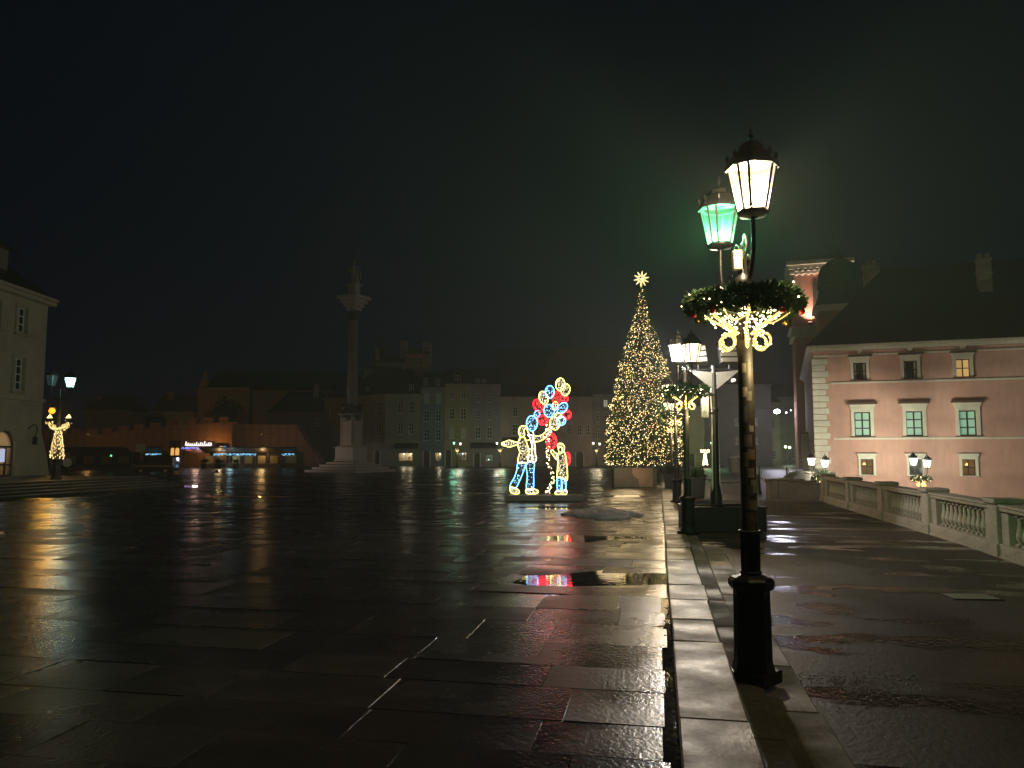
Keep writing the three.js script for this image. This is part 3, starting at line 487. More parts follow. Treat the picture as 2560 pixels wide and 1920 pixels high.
// ---------------------------------------------------------------- Christmas tree
{
  const prof = [[1.35, 1.9], [1.5, 2.2], [2.3, 2.12], [3.4, 1.98], [4.6, 1.78], [5.8, 1.62], [6.9, 1.42], [8.1, 1.02], [9.3, 0.66], [10.4, 0.36], [11.2, 0.2], [11.8, 0.06]];
  const rad = y => { for (let i = 0; i + 1 < prof.length; i++) if (y <= prof[i + 1][0]) { const u = (y - prof[i][0]) / (prof[i + 1][0] - prof[i][0]); return prof[i][1] + (prof[i + 1][1] - prof[i][1]) * u; } return 0.05; };
  const T = thing('christmas_tree', 'tall Christmas tree covered in warm fairy lights with a lit star on top', 'Christmas tree', [7.95, 0, -46.5]);
  T.scale.y = 1.025;
  mesh('trunk', cyl(0.06, 0.2, 11.6, 0, 5.9, 0, 10), M.wood, T);
  const pick = (k = 1) => { let y; do y = 1.35 + 10.4 * rnd(); while (rnd() > rad(y) / 2.2 + 0.06); const a = R(0, 2 * PI), lay = 0.86 + 0.2 * Math.abs(Math.sin(y * 3.4 + 1.3 * Math.sin(a * 3 + y))) + 0.16 * (vnoise(a * 2.2 + 20, y * 1.4, 64) - 0.4); return [a, y, rad(y) * lay * k]; };
  mesh('crown', sprigs(15000, () => { const [a, y, r] = pick(0.5 + 0.5 * Math.sqrt(rnd())); return [[Math.cos(a) * r, y, Math.sin(a) * r], [Math.cos(a), R(-0.5, 0.15), Math.sin(a)]]; }, 0.26), M.needle, T, 'stuff');
  const sets = [[4300, 0.0145, glow([1, 0.76, 0.33], 6)], [1250, 0.022, glow([1, 0.68, 0.24], 7)], [380, 0.021, glow([1, 0.48, 0.12], 4)], [260, 0.016, glow([1, 0.9, 0.7], 8)]];
  for (const [n, r, m] of sets) { const l = []; for (let i = 0; i < n; i++) { const [a, y, q] = pick(R(0.96, 1.06)); l.push([Math.cos(a) * q, y + (y < 1.7 ? -R(0, 0.2) : 0), Math.sin(a) * q]); } mesh('fairy_lights', bulbs(l, r), m, T, 'stuff'); }
  const bal = [[], []]; for (let i = 0; i < 260; i++) { const [a, y, q] = pick(1.0); bal[i % 2].push(new THREE.SphereGeometry(0.055, 8, 6).translate(Math.cos(a) * q, y, Math.sin(a) * q)); }
  mesh('bauble', bal[0], M.redBall, T, 'stuff'); mesh('bauble', bal[1], M.goldBall, T, 'stuff');
  // star: ten hollow points round a lit heart
  const st = mesh('star', [new THREE.TorusGeometry(0.17, 0.03, 6, 20), cyl(0.04, 0.04, 0.4, 0, -0.45, 0, 8)], glow([1, 0.72, 0.3], 1.2), T); st.position.set(0, 12.35, 0);
  for (let i = 0; i < 10; i++) { const a = i / 10 * 2 * PI + PI / 2 - 0.12, f = (r, b, z = 0) => [Math.cos(a + b) * r, Math.sin(a + b) * r, z]; mesh('star_point', [rod(f(0.17, 0.3), f(0.47, 0), 0.022, 5), rod(f(0.17, -0.3), f(0.47, 0), 0.022, 5), rod(f(0.2, 0, 0.1), f(0.47, 0), 0.014, 5)], glow([1, 0.78, 0.36], 1.5), st); }
  const hb = []; for (let i = 0; i < 40; i++) { const a = R(0, 2 * PI), r = 0.15 * Math.sqrt(rnd()); hb.push([Math.cos(a) * r, Math.sin(a) * r, R(-0.05, 0.08)]); } mesh('fairy_lights', bulbs(hb, 0.018), glow([1, 0.7, 0.3], 4), st, 'stuff');
  for (const [x, y, z] of [[-1.4, 1.1, 2.3], [1.4, 2.6, 2.6], [-2.2, 4.2, 1.4], [0.6, 6.5, 1.9]]) { const l = new THREE.PointLight(C(1, 0.72, 0.38), 5); l.position.set(x, y, z); l.shadow.radius = 50; l.castShadow = true; T.add(l); }
  // planter clad in panels
  const Pn = thing('tree_planter', 'boxy brown clad planter carrying the Christmas tree', 'planter', [7.3, 0, -46.4], -0.06);
  mesh('body', [bx(2.5, 1.12, 1.7, 0, 0.56, 0)], S([0.1, 0.09, 0.08], 0.6), Pn);
  mesh('side_panel', [rb(1.06, 1.1, 0.05, -0.71, 0.56, 0.88, 0.01)], S([0.13, 0.12, 0.1], 0.6, { map: T_grain }), Pn);
  mesh('pale_panel', [prism([[-0.16, 1.12], [1.02, 1.12], [1.02, 0.02], [0.22, 0.02], [0.18, 0.45], [-0.08, 0.62], [-0.18, 0.85]], 0.05, 0.86)], S([0.4, 0.28, 0.2], 0.55, { map: T_grain }), Pn);
  mesh('rim', [rb(2.62, 0.06, 1.82, 0, 1.14, 0, 0.015)], M.frameDark, Pn);
}
{ // dark flower tubs between the tree and the lamps
  for (const [x, z, w, t] of [[9.05, -43.6, 1.0, 'dark square flower tub left of the third lamp, beside the tree planter'], [8.5, -36.0, 0.9, 'dark flower tub with bare twigs beside the kerb before the tree']]) {
    const o = thing('flower_tub', t, 'planter', [x, 0, z], KT);
    mesh('tub', [prism([[-w / 2 * 0.85, 0], [w / 2 * 0.85, 0], [w / 2, 0.8], [-w / 2, 0.8]], w * 0.9, -w * 0.45, 0.01)], M.iron, o);
    mesh('rim', rb(w + 0.08, 0.07, w * 0.98, 0, 0.83, 0, 0.02), M.iron, o);
    mesh('twigs', sprigs(260, () => [[R(-0.35, 0.35), 0.85 + R(0, 0.25), R(-0.35, 0.35)], [0, 1, 0]], 0.3), M.needle, o);
  }
}

// ---------------------------------------------------------------- light sculpture: a grown-up and a child with balloons
{
  const U = 0.01706, A = (x, y, z = 0) => [((1240 + x / 7.541) - 1358) * U, (1237.6 - (1040 + y / 7.541)) * U * 1.005 + 0.27, z];
  const B = (x, y, z = 0) => [((1240 + x / 8.73) - 1358) * U, (1237.6 - (930 + y / 8.73)) * U * 1.005 + 0.27, z];
  const G = thing('light_sculpture', 'glowing wire sculpture of a grown-up handing balloons to a child, on a dark platform', 'light sculpture', [1.33, 0, -33.1]);
  mesh('platform', [rb(3.3, 0.25, 1.0, 0.03, 0.135, 0, 0.015), bx(3.2, 0.02, 0.9, 0.03, 0.01, 0)], S([0.08, 0.07, 0.065], 0.5), G);
  const inside = (p, q) => { let c = false; for (let i = 0, j = q.length - 1; i < q.length; j = i++) if ((q[i][1] > p[1]) !== (q[j][1] > p[1]) && p[0] < (q[j][0] - q[i][0]) * (p[1] - q[i][1]) / (q[j][1] - q[i][1]) + q[i][0]) c = !c; return c; };
  function fill(poly, n, mk) {
    const xs = poly.map(p => p[0]), ys = poly.map(p => p[1]), a = Math.min(...xs), b = Math.max(...xs), c = Math.min(...ys), d = Math.max(...ys), out = []; let k = 0;
    while (out.length < n && k++ < n * 30) { const p = [R(a, b), R(c, d)]; if (inside(p, poly)) out.push(mk(p)); } return out;
  }
  const tw = { y: [M.gYel, M.gYelB], b: [M.gBlu, M.gBluB], r: [M.gRed, M.gRedB], w: [M.gWhite, M.gWhite] };
  const net = { y: S([0.16, 0.13, 0.04], 0.6), b: S([0.02, 0.1, 0.16], 0.6), r: S([0.3, 0.01, 0.015], 0.6), w: S([0.2, 0.2, 0.18], 0.6) };
  function figure(name, poly, col, parent, z = 0, dens = 1, r = 0.0195, closed = true) {
    const pts = poly.map(p => [p[0], p[1], z]);
    const o = mesh(name, tube(pts, r, pts.length * 5, 5, closed), tw[col][0], parent);
    if (!closed) return o;
    const area = Math.abs(poly.reduce((s, p, i) => { const q = poly[(i + 1) % poly.length]; return s + p[0] * q[1] - q[0] * p[1]; }, 0)) / 2;
    const strokes = fill(poly, Math.round(area * 240 * dens), p => bx(R(0.04, 0.1), 0.011, 0.011).rotateZ(R(0, PI)).translate(p[0], p[1], z + R(-0.03, 0.03)));
    if (strokes.length) mesh('tinsel', strokes, { y: M.gYelD, b: M.gBluD, r: M.gRedD, w: M.gYelD }[col], o, 'stuff');
    const dots = fill(poly, Math.round(area * 190 * dens), p => oct(R(0.009, 0.021), p[0], p[1], z + R(-0.03, 0.05)));
    if (dots.length) mesh('fairy_lights', dots, col === 'r' ? M.gRedB : col === 'b' ? M.gBluB : M.gWhite, o, 'stuff');
    return o;
  }
  const a = l => l.map(p => A(...p));
  figure('hood', a([[500, 207], [560, 212], [592, 242], [545, 262], [527, 310], [542, 370], [520, 402], [465, 410], [434, 360], [430, 290], [455, 232]]), 'y', G, 0.02);
  figure('face_line', a([[560, 250], [590, 280], [603, 320], [624, 352], [598, 380]]), 'y', G, 0.02, 1, 0.017, false);
  figure('coat', a([[470, 420], [430, 480], [415, 560], [430, 650], [450, 700], [425, 790], [415, 890], [500, 905], [600, 890], [600, 820], [620, 700], [615, 630], [590, 560], [565, 480], [530, 415]]), 'y', G);
  figure('coat_front', a([[600, 380], [640, 420], [660, 500], [680, 600], [670, 700], [690, 770], [680, 880], [740, 880], [765, 810], [745, 740], [740, 590], [720, 500], [700, 400], [640, 378]]), 'w', G, 0.03);
  figure('coat_hem', a([[610, 780], [640, 755], [680, 790], [690, 850], [650, 885], [610, 870]]), 'w', G, 0.05);
  figure('sleeve', a([[700, 400], [800, 400], [880, 370], [950, 310], [1010, 270], [1050, 310], [1030, 360], [960, 410], [880, 470], [800, 500], [720, 500]]), 'y', G, 0.05);
  figure('sleeve', a([[410, 520], [330, 500], [250, 480], [180, 500], [110, 530], [120, 570], [180, 585], [250, 605], [340, 580], [405, 555]]), 'y', G, -0.03, 1.2);
  figure('chest_strap', a([[565, 482], [610, 476], [660, 470]]), 'y', G, 0.02, 1, 0.015, false);
  figure('chest_strap', a([[612, 655], [645, 645], [680, 640]]), 'y', G, 0.02, 1, 0.015, false);
  figure('trouser_leg', a([[420, 905], [390, 1050], [340, 1190], [285, 1280], [270, 1350], [370, 1372], [440, 1250], [500, 1110], [560, 960], [578, 908]]), 'b', G, -0.04, 0.42);
  figure('trouser_leg', a([[582, 908], [718, 892], [710, 1100], [700, 1380], [577, 1380], [590, 1150], [570, 970]]), 'b', G, 0.04, 0.42);
  figure('shoe', a([[270, 1355], [265, 1410], [300, 1468], [420, 1478], [440, 1440], [410, 1400], [370, 1376]]), 'y', G, -0.04, 1.5);
  figure('shoe', a([[575, 1390], [575, 1468], [700, 1478], [780, 1466], [795, 1430], [760, 1405], [700, 1390]]), 'y', G, 0.04, 1.5);
  figure('child_hair', a([[1165, 600], [1170, 552], [1210, 535], [1260, 550], [1292, 610], [1280, 680], [1252, 692], [1250, 630], [1215, 600], [1190, 622]]), 'y', G, 0.12);
  figure('face_line', a([[1180, 612], [1176, 650], [1190, 690], [1218, 712]]), 'y', G, 0.12, 1, 0.015, false);
  figure('child_coat', a([[1150, 740], [1210, 712], [1280, 690], [1310, 760], [1330, 900], [1345, 1050], [1338, 1228], [1250, 1190], [1200, 1165], [1152, 1170], [1160, 1000], [1170, 860], [1140, 830]]), 'y', G, 0.1);
  figure('child_sleeve', a([[1150, 742], [1100, 700], [1062, 652], [1032, 690], [1080, 760], [1130, 830], [1168, 838]]), 'y', G, 0.14);
  figure('child_leg', a([[1157, 1182], [1150, 1300], [1162, 1413], [1222, 1413], [1232, 1300], [1224, 1182]]), 'b', G, 0.08, 0.8);
  figure('child_leg', a([[1242, 1198], [1246, 1300], [1252, 1408], [1308, 1400], [1318, 1232]]), 'b', G, 0.12, 0.8);
  figure('child_shoe', a([[1155, 1420], [1116, 1450], [1126, 1486], [1225, 1488], [1230, 1430]]), 'y', G, 0.08, 1.6);
  figure('child_shoe', a([[1240, 1430], [1246, 1488], [1320, 1484], [1325, 1410]]), 'y', G, 0.12, 1.6);
  const bal = (F, x, y, rx, ry, rot, col, z) => { const q = []; for (let i = 0; i < 18; i++) { const t = i / 18 * 2 * PI, k = Math.sin(t) > 0 ? 1 - 0.16 * Math.sin(t) ** 2 : 1, u = Math.cos(t) * rx * k, v = Math.sin(t) * ry; q.push(F(x + u * Math.cos(rot) - v * Math.sin(rot), y + u * Math.sin(rot) + v * Math.cos(rot))); } figure('balloon', q, col, G, z, 1.0, 0.019); };
  [[1415, 290, 100, 140, 0.1, 'y'], [1525, 410, 100, 132, 0.15, 'y', 0.1], [1180, 460, 98, 140, 0.05, 'b', 0.12], [1330, 580, 92, 130, 0.1, 'r', 0.06], [1500, 600, 90, 80, 0, 'r', -0.08], [1045, 590, 95, 150, -0.3, 'y', 0.05], [935, 760, 105, 145, -0.5, 'r', 0.02], [1165, 875, 118, 138, 0, 'b', 0.2],
    [1455, 812, 92, 138, 0.75, 'b', 0.1], [1565, 960, 85, 98, 0.3, 'r', -0.05], [1430, 1092, 100, 98, 0, 'b', -0.02], [1285, 1150, 110, 140, -0.15, 'y', 0.15], [1020, 1070, 112, 105, 0.5, 'r', 0.08], [785, 1150, 120, 168, 0, 'b', 0.22], [900, 950, 60, 90, 0.2, 'b', -0.06], [1300, 760, 60, 90, 0.2, 'y', -0.05], [1370, 975, 75, 62, 0, 'y', -0.04]]
    .forEach(q => bal(B, q[0], q[1], q[2], q[3], q[4], q[5], q[6] || 0));
  bal(A, 1045, 500, 95, 150, 0, 'r', 0.2); bal(A, 1350, 830, 56, 120, 0.05, 'r', -0.08);
  mesh('balloon_string', tube([B(800, 1330, 0.2), B(820, 1370, 0.18), B(806, 1450, 0.12), B(800, 1580, 0.1)], 0.02, 20, 5), tw.w[0], G);
  const stem = [[1090, 282], [1000, 180], [985, 300], [990, 480], [975, 660], [1000, 800], [1005, 950], [1070, 1150], [1050, 1300], [990, 1400], [975, 1470]].map(p => A(p[0], p[1], -0.05));
  mesh('twisted_stem', tube(stem, 0.035, 70, 7), M.wood, G);
  const c = new THREE.CatmullRomCurve3(stem.map(p => V(...p))), l = []; for (let i = 0; i < 110; i++) { const p = c.getPoint(rnd()); l.push([p.x + R(-0.09, 0.09), p.y, p.z + R(-0.08, 0.1)]); }
  mesh('fairy_lights', bulbs(l, 0.02), M.gBulb, G, 'stuff');
  for (const [x, y, k, q] of [[-0.7, 0.9, [0.4, 0.8, 1], 2.4], [-0.4, 1.9, [1, 0.88, 0.4], 3.4], [0.25, 3.3, [1, 0.16, 0.22], 6], [0.8, 1.7, [1, 0.55, 0.3], 2]]) { const p = new THREE.PointLight(C(...k), q * 0.3); p.position.set(x, y, 0.55); p.shadow.radius = 45; p.castShadow = true; G.add(p); }
}

// ---------------------------------------------------------------- balustrade along the walkway
{
  const Bz = thing('balustrade', 'weathered stone balustrade with turned balusters along the right of the walkway', 'balustrade');
  const piers = [5.2, 9.4, 13.6, 17.8, 21.95, 26.2, 30.55, 35.0], t = 6.92;
  const prof = [[0.075, 0], [0.075, 0.045], [0.05, 0.06], [0.045, 0.08], [0.078, 0.15], [0.085, 0.2], [0.07, 0.27], [0.048, 0.4], [0.038, 0.5], [0.05, 0.52], [0.05, 0.54], [0.038, 0.55], [0.06, 0.575], [0.078, 0.58], [0.078, 0.62]];
  const bal = prep(mergeGeometries([lathe(prof, 10).toNonIndexed(), bx(0.16, 0.05, 0.16, 0, 0.025, 0).toNonIndexed(), bx(0.16, 0.05, 0.16, 0, 0.6, 0).toNonIndexed()]));
  const y0 = s => yWalk(s) - 0.03;
  const put = (g, s, y = 0) => g.rotateY(KT).translate(...K(t, s, y));
  piers.forEach((s, i) => {
    const b = y0(s);
    mesh('pier', [rb(0.46, 1.14, 0.46, 0, 0.57, 0, 0.02), rb(0.56, 0.3, 0.58, 0, 0.13, 0, 0.02)].map(g => put(g, s, b)), M.stone, Bz);
    mesh('pier_cap', [rb(0.6, 0.12, 0.6, 0, 1.14, 0, 0.045)].map(g => put(g, s, b)), M.stone, Bz);
    const n = piers[i + 1]; if (!n) return;
    const L = n - s - 0.46, m = (s + n) / 2, bm = y0(m), a = Math.atan2(y0(n) - y0(s), n - s);
    const tilt = g => g.rotateX(a);
    mesh('plinth_course', [rb(0.44, 0.3, L, 0, 0.14, 0, 0.02), rb(0.5, 0.07, L, 0, 0.03, 0, 0.02)].map(g => put(tilt(g), m, bm)), M.stone, Bz);
    mesh('rail', [rb(0.4, 0.13, L, 0, 1.0, 0, 0.05), rb(0.46, 0.07, L, 0, 1.055, 0, 0.03)].map(g => put(tilt(g), m, bm)), M.stone, Bz);
    for (const k of [-1, 1]) mesh('half_pier', [put(rb(0.3, 0.66, 0.34, 0, 0.61, 0, 0.015), m + k * (L / 2 - 0.17), bm)], M.stone, Bz);
    const nb = 11; for (let j = 0; j < nb; j++) { const s2 = s + 0.23 + 0.36 + (j + 0.5) * (L - 0.72) / nb; const o = new THREE.Mesh(bal, M.stone); o.name = 'baluster'; o.castShadow = o.receiveShadow = true; o.position.set(...K(t, s2, y0(s2) + 0.29)); o.rotation.y = KT; Bz.add(o); }
  });
  // low parapet that sweeps on from the end pier towards the castle, with ivy beneath it
  const Pw = thing('parapet_wall', 'low dark curved parapet wall between the balustrade end and the castle corner', 'wall');
  const a = K(4.7, 36.2), pts = [[K(6.92, 35.3)[0], K(6.92, 35.3)[2]], [a[0] + 0.4, a[2] - 0.6], [13.6, -39], [16.5, -45], [20, -52.5], [23.9, -60.6]];
  const c = new THREE.CatmullRomCurve3(pts.map(p => V(p[0], 0, p[1]))), q = [], cap = [];
  for (let i = 0; i < 26; i++) { const A = c.getPoint(i / 26), B = c.getPoint((i + 1) / 26), L = A.distanceTo(B), ang = -Math.atan2(B.z - A.z, B.x - A.x), h = 0.72 + 0.14 * Math.sin(i * 0.5); q.push(bx(L * 1.04, h, 0.4, 0, h / 2 - 0.05, 0).rotateY(ang).translate((A.x + B.x) / 2, 0, (A.z + B.z) / 2)); cap.push(rb(L * 1.06, 0.1, 0.52, 0, h - 0.01, 0, 0.03).rotateY(ang).translate((A.x + B.x) / 2, 0, (A.z + B.z) / 2)); }
  mesh('wall', q, M.stoneDark, Pw); mesh('coping', cap, M.stoneDark, Pw);
  const iv = thing('shrub', 'dark shrubs grown over the foot of the castle corner behind the parapet', 'shrub', [21.6, -0.2, -57]);
  mesh('foliage', sprigs(700, () => { const u = rnd(), a2 = R(0, 2 * PI), r = 1.4 * Math.sqrt(rnd()), h = R(0, 0.9) * (1 - (r / 2.4) ** 2); return [[Math.cos(a2) * r * 0.9 + 0.6, h, Math.sin(a2) * r * 1.7], [Math.cos(a2), 0.7, Math.sin(a2)]]; }, 0.3), M.needle, iv, 'stuff');
}
// ---------------------------------------------------------------- floodlight mast in a dark planter box
{
  const bp = [5.62, yWalk(21) + 0.0, -20.9];
  const B = thing('planter_box', 'long low black metal planter box behind the nearest lamp', 'planter', bp, -0.04);
  mesh('side', [bx(2.05, 0.62, 0.05, 0, 0.33, 0.62), bx(2.05, 0.62, 0.05, 0, 0.33, -0.62), bx(0.05, 0.62, 1.19, -1.0, 0.33, 0), bx(0.05, 0.62, 1.19, 1.0, 0.33, 0)], M.iron, B);
  mesh('soil', bx(1.94, 0.3, 1.18, 0, 0.33, 0), M.bed, B);
  mesh('rim', [rb(2.12, 0.04, 0.1, 0, 0.655, 0.62, 0.01), rb(2.12, 0.04, 0.1, 0, 0.655, -0.62, 0.01), rb(0.1, 0.04, 1.13, -1.0, 0.655, 0, 0.01), rb(0.1, 0.04, 1.13, 1.0, 0.655, 0, 0.01)], M.iron, B);
  mesh('grating', [...Array(14).keys()].map(i => rb(0.035, 0.03, 1.1, -0.9 + i * 0.075, 0.52, 0, 0.006)), M.iron, B);
  const gp = thing('glass_panel', 'sloping glass panel on the planter box reflecting green light', 'panel', [bp[0] - 0.45, bp[1] + 0.66, bp[2] - 0.1], -0.04);
  mesh('sheet', rb(0.95, 0.015, 0.8, 0, 0.06, 0, 0.005).rotateX(0.06), P([0.02, 0.025, 0.02], 0.06), gp);
  mesh('frame', [rb(1.0, 0.03, 0.03, 0, 0.035, 0.42, 0.008), rb(1.0, 0.03, 0.03, 0, 0.085, -0.42, 0.008)], M.iron, gp);
  const Ms = thing('floodlight_mast', 'mast with two banks of unlit louvred floodlights and a white antenna box', 'mast', [5.5, bp[1] + 0.05, -20.9]);
  mesh('pole', [lathe([[0.17, 0], [0.16, 0.9], [0.11, 1.2], [0.1, 2.6], [0.085, 4.4], [0, 4.42]], 14)], M.iron, Ms);
  mesh('cable', tube([[-0.105, 0.2, 0.06], [-0.1, 1.6, 0.07], [-0.085, 3.0, 0.07], [-0.1, 3.6, 0.06], [-0.05, 4.2, 0.05]], 0.018, 40, 6), M.white, Ms);
  for (const k of [-1, 1]) {
    mesh('bracket', [prism([[0.06 * k, 0], [0.7 * k, 0.52], [0.06 * k, 0.46]], 0.05, -0.025)], S([0.12, 0.115, 0.1], 0.6), Ms).position.set(0, 3.75, 0.08);
    mesh('support', [rod([0.42 * k, 4.26, 0.05], [0.42 * k, 4.72, 0.05], 0.018), rod([0.7 * k, 4.26, 0.05], [0.7 * k, 4.5, 0.05], 0.014), rod([0.06 * k, 4.3, 0.05], [0.7 * k, 4.27, 0.05], 0.022)], M.iron, Ms);
    const f = mesh('floodlight', [rb(0.5, 0.5, 0.16, 0, 0, -0.06, 0.02)], M.iron, Ms); f.position.set(0.42 * k - 0.03, 4.7, 0.1); f.rotation.set(-0.25, 0.12 * k, 0.05);
    for (let i = 0; i < 3; i++) mesh('louvre', rb(0.47, 0.125, 0.02, 0, -0.17 + i * 0.165, 0.05, 0.008).rotateX(0), S([0.22, 0.21, 0.17], 0.4, { metalness: 0.5 }), f);
  }
  mesh('antenna_box', [rb(0.2, 0.78, 0.12, -0.28, 3.36, 0.12, 0.03).rotateZ(0.0)], M.white, Ms);
  mesh('clamp', [rb(0.3, 0.06, 0.06, -0.14, 3.6, 0.08, 0.01), rb(0.3, 0.06, 0.06, -0.14, 3.1, 0.08, 0.01), lathe([[0.1, -0.06], [0.13, 0], [0.1, 0.06]], 12).translate(0, 3.2, 0)], M.iron, Ms);
  mesh('small_camera', [rb(0.1, 0.09, 0.2, 0.5, 3.98, 0.16, 0.03)], M.white, Ms);
}
// ---------------------------------------------------------------- windows
function windowPart(parent, o, z, fr, pm) { // casement set back in its opening: frame with bars, each pane a piece
  const nx = o.nx || 2, ny = o.ny || 2, f = o.f || 0.07, b = o.b || 0.05, g = [];
  const W = o.w, H = o.h, x0 = o.x - W / 2, y0 = o.y;
  g.push(bx(f, H, 0.08, x0 + f / 2, y0 + H / 2, z), bx(f, H, 0.08, x0 + W - f / 2, y0 + H / 2, z), bx(W - 2 * f, f, 0.08, o.x, y0 + f / 2, z), bx(W - 2 * f, f, 0.08, o.x, y0 + H - f / 2, z));
  for (let i = 1; i < nx; i++) g.push(bx(b, H - 2 * f, 0.06, x0 + W * i / nx, y0 + H / 2, z));
  for (let j = 1; j < ny; j++) g.push(bx(W - 2 * f, b * 0.8, 0.05, o.x, y0 + H * j / ny, z));
  const w = mesh('window', g, fr, parent);
  const cw = (W - 2 * f) / nx, ch = (H - 2 * f) / ny;
  if (o.single) mesh('pane', bx(W - f, H - f, 0.012, o.x, y0 + H / 2, z - 0.02), o.lit || pm, w);
  else for (let i = 0; i < nx; i++) for (let j = 0; j < ny; j++) { const m = o.mats ? o.mats[(i + j * nx) % o.mats.length] : o.lit || pm; mesh('pane', bx(W / nx - b * 0.5, H / ny - b * 0.4, 0.012, x0 + W * (i + 0.5) / nx, y0 + H * (j + 0.5) / ny, z - 0.02 + R(-0.002, 0.002)).rotateY(0), m, w); }
  return w;
}
// ---------------------------------------------------------------- the pink castle
{
  const Y = -3.8, Cs = thing('castle', 'pink castle front with pale quoins, three storeys of windows and a dark tiled roof', 'castle', [24.05, 0, -61], -0.339);
  const W = 24, top = 10.0;
  const r1 = [3.37, 6.93, 10.47, 17.6].map(x => ({ x, y: 7.66, w: 0.93, h: 1.36, nx: 2, ny: 2 }));
  const r2 = [3.41, 7.02, 10.6, 17.8].map(x => ({ x, y: 3.26, w: 1.14, h: 1.88, nx: 2, ny: 3 }));
  const r3 = [3.62, 6.98, 10.52, 17.8].map(x => ({ x, y: 0.3, w: 0.9, h: 1.2, nx: 2, ny: 2 }));
  mesh('wall', [facade(W, top, 0.5, [...r1, ...r2, ...r3], Y)], M.pink, Cs);
  mesh('side_wall', [bx(0.5, top - Y, 27.5, 0.25, (top + Y) / 2, -0.5 - 13.75), bx(0.5, top - Y, 27.5, W - 0.25, (top + Y) / 2, -14.25), bx(W - 1, top - Y, 0.5, W / 2, (top + Y) / 2, -27.75)], M.pink, Cs);
  mesh('floor_slab', [bx(W - 1, 0.3, 26.9, W / 2, 6.7, -14), bx(W - 1, 0.3, 26.9, W / 2, 2.3, -14)], M.stoneDark, Cs);
  const green2 = () => [0.9, 1, 1.1, 0.95].map(k => new THREE.MeshPhysicalMaterial({ color: C(0.3, 0.42, 0.34), roughness: 0.5, emissive: C(0.1 * k, 0.235 * k, 0.16 * k), emissiveIntensity: 1 }));
  const g2 = green2(), warmP = [0.9, 1.05, 0.8, 0.95].map(k => glow([0.62 * k, 0.38 * k, 0.13 * k], 0.9));
  const clear = P([0.9, 0.85, 0.75], 0.1, { transmission: 1, thickness: 0 });
  r1.forEach((o, i) => { const w = windowPart(Cs, { ...o, mats: i === 2 ? warmP : null, lit: i < 2 ? clear : null, f: 0.06, b: 0.08 }, -0.2, M.frameDark, M.glassDark); if (i < 2) mesh('curtain', [bx(0.16, 1.2, 0.03, o.x - 0.32 + i * 0.02, o.y + 0.68, -0.32), bx(0.13, 1.2, 0.03, o.x + 0.33, o.y + 0.68, -0.32)], M.white, w); });
  r2.forEach(o => windowPart(Cs, { ...o, mats: g2, f: 0.08, b: 0.11 }, -0.2, M.frameDark, M.glassDark));
  r3.forEach((o, i) => {
    const w = windowPart(Cs, { ...o, f: 0.06, b: 0.08, lit: i % 2 === 0 ? clear : null }, -0.2, M.frameDark, M.glassDark);
    const bars = []; for (let k = 1; k < 6; k++) bars.push(bx(0.012, 1.12, 0.012, o.x - 0.45 + k * 0.15, o.y + 0.6, -0.1)); for (let k = 1; k < 7; k++) bars.push(bx(0.84, 0.012, 0.012, o.x, o.y + k * 0.17, -0.088)); mesh('grille', bars, M.frameDark, w);
    if (i % 2 === 0) { mesh('ceiling_lamp', lathe([[0, 0.12], [0.05, 0.1], [0.12, 0], [0.05, -0.03], [0, -0.04]], 12).translate(o.x - 0.1 + 0.1 * i, o.y + 0.78, -1.1), glow([1, 0.74, 0.3], 6), Cs); mesh('room', [bx(1.8, 1.9, 0.05, o.x, o.y + 0.6, -1.9)], S([0.4, 0.28, 0.15], 0.8), Cs); const l = new THREE.PointLight(C(1, 0.72, 0.35), 1.2); l.position.set(o.x - 0.1 + 0.1 * i, o.y + 0.8, -1.1); l.castShadow = true; l.shadow.radius = 3; Cs.add(l); }
  });
  // window surrounds: pale architraves with a flared head and a dark copper hood
  const surround = (o, jw, head, hoodW, hoodH) => {
    const a = o.x - o.w / 2, b = o.x + o.w / 2, y = o.y, h = o.h;
    const s = mesh('window_surround', [bx(jw, h + 0.0, 0.14, a - jw / 2, y + h / 2, 0.072), bx(jw, h, 0.14, b + jw / 2, y + h / 2, 0.072), bx(o.w + 2 * jw, 0.2, 0.14, o.x, y + h + 0.1, 0.072),
      prism([[a - jw, 0], [b + jw, 0], [b + jw + 0.14, head - 0.2], [a - jw - 0.14, head - 0.2]], 0.2, 0.002).translate(0, y + h + 0.205, 0)], M.trim, Cs);
    mesh('hood', rb(hoodW, hoodH, 0.36, o.x, y + h + head + hoodH / 2 + 0.008, 0.182, 0.015), M.copper, s);
    mesh('sill', rb(o.w + 2 * jw + 0.12, 0.06, 0.26, o.x, y - 0.035, 0.133, 0.01), o.h === 1.2 ? M.trim : M.copper, s);
  };
  r1.forEach(o => surround(o, 0.2, 0.44, 1.72, 0.14)); r2.forEach(o => surround(o, 0.24, 0.58, 2.14, 0.17)); r3.forEach(o => surround(o, 0.16, 0.42, 1.48, 0.05));
  mesh('string_course', rb(W - 1.2, 0.14, 0.1, W / 2 + 0.6, 7.45, 0.053, 0.01), M.trim, Cs);
  mesh('string_course', rb(W - 1.3, 0.15, 0.1, W / 2 + 0.65, 3.08, 0.053, 0.01), M.trim, Cs);
  mesh('frieze_band', rb(W, 0.13, 0.1, W / 2, 9.64, 0.053, 0.01), M.trim, Cs);
  mesh('cornice', [rb(W + 0.5, 0.2, 0.4, W / 2, 10.12, 0.15, 0.02), rb(W + 0.9, 0.22, 0.62, W / 2, 10.33, 0.25, 0.03), rb(0.6, 0.22, 28, -0.2, 10.33, -14.1, 0.03), rb(0.4, 0.2, 28, -0.05, 10.12, -14.1, 0.02)], M.trim, Cs);
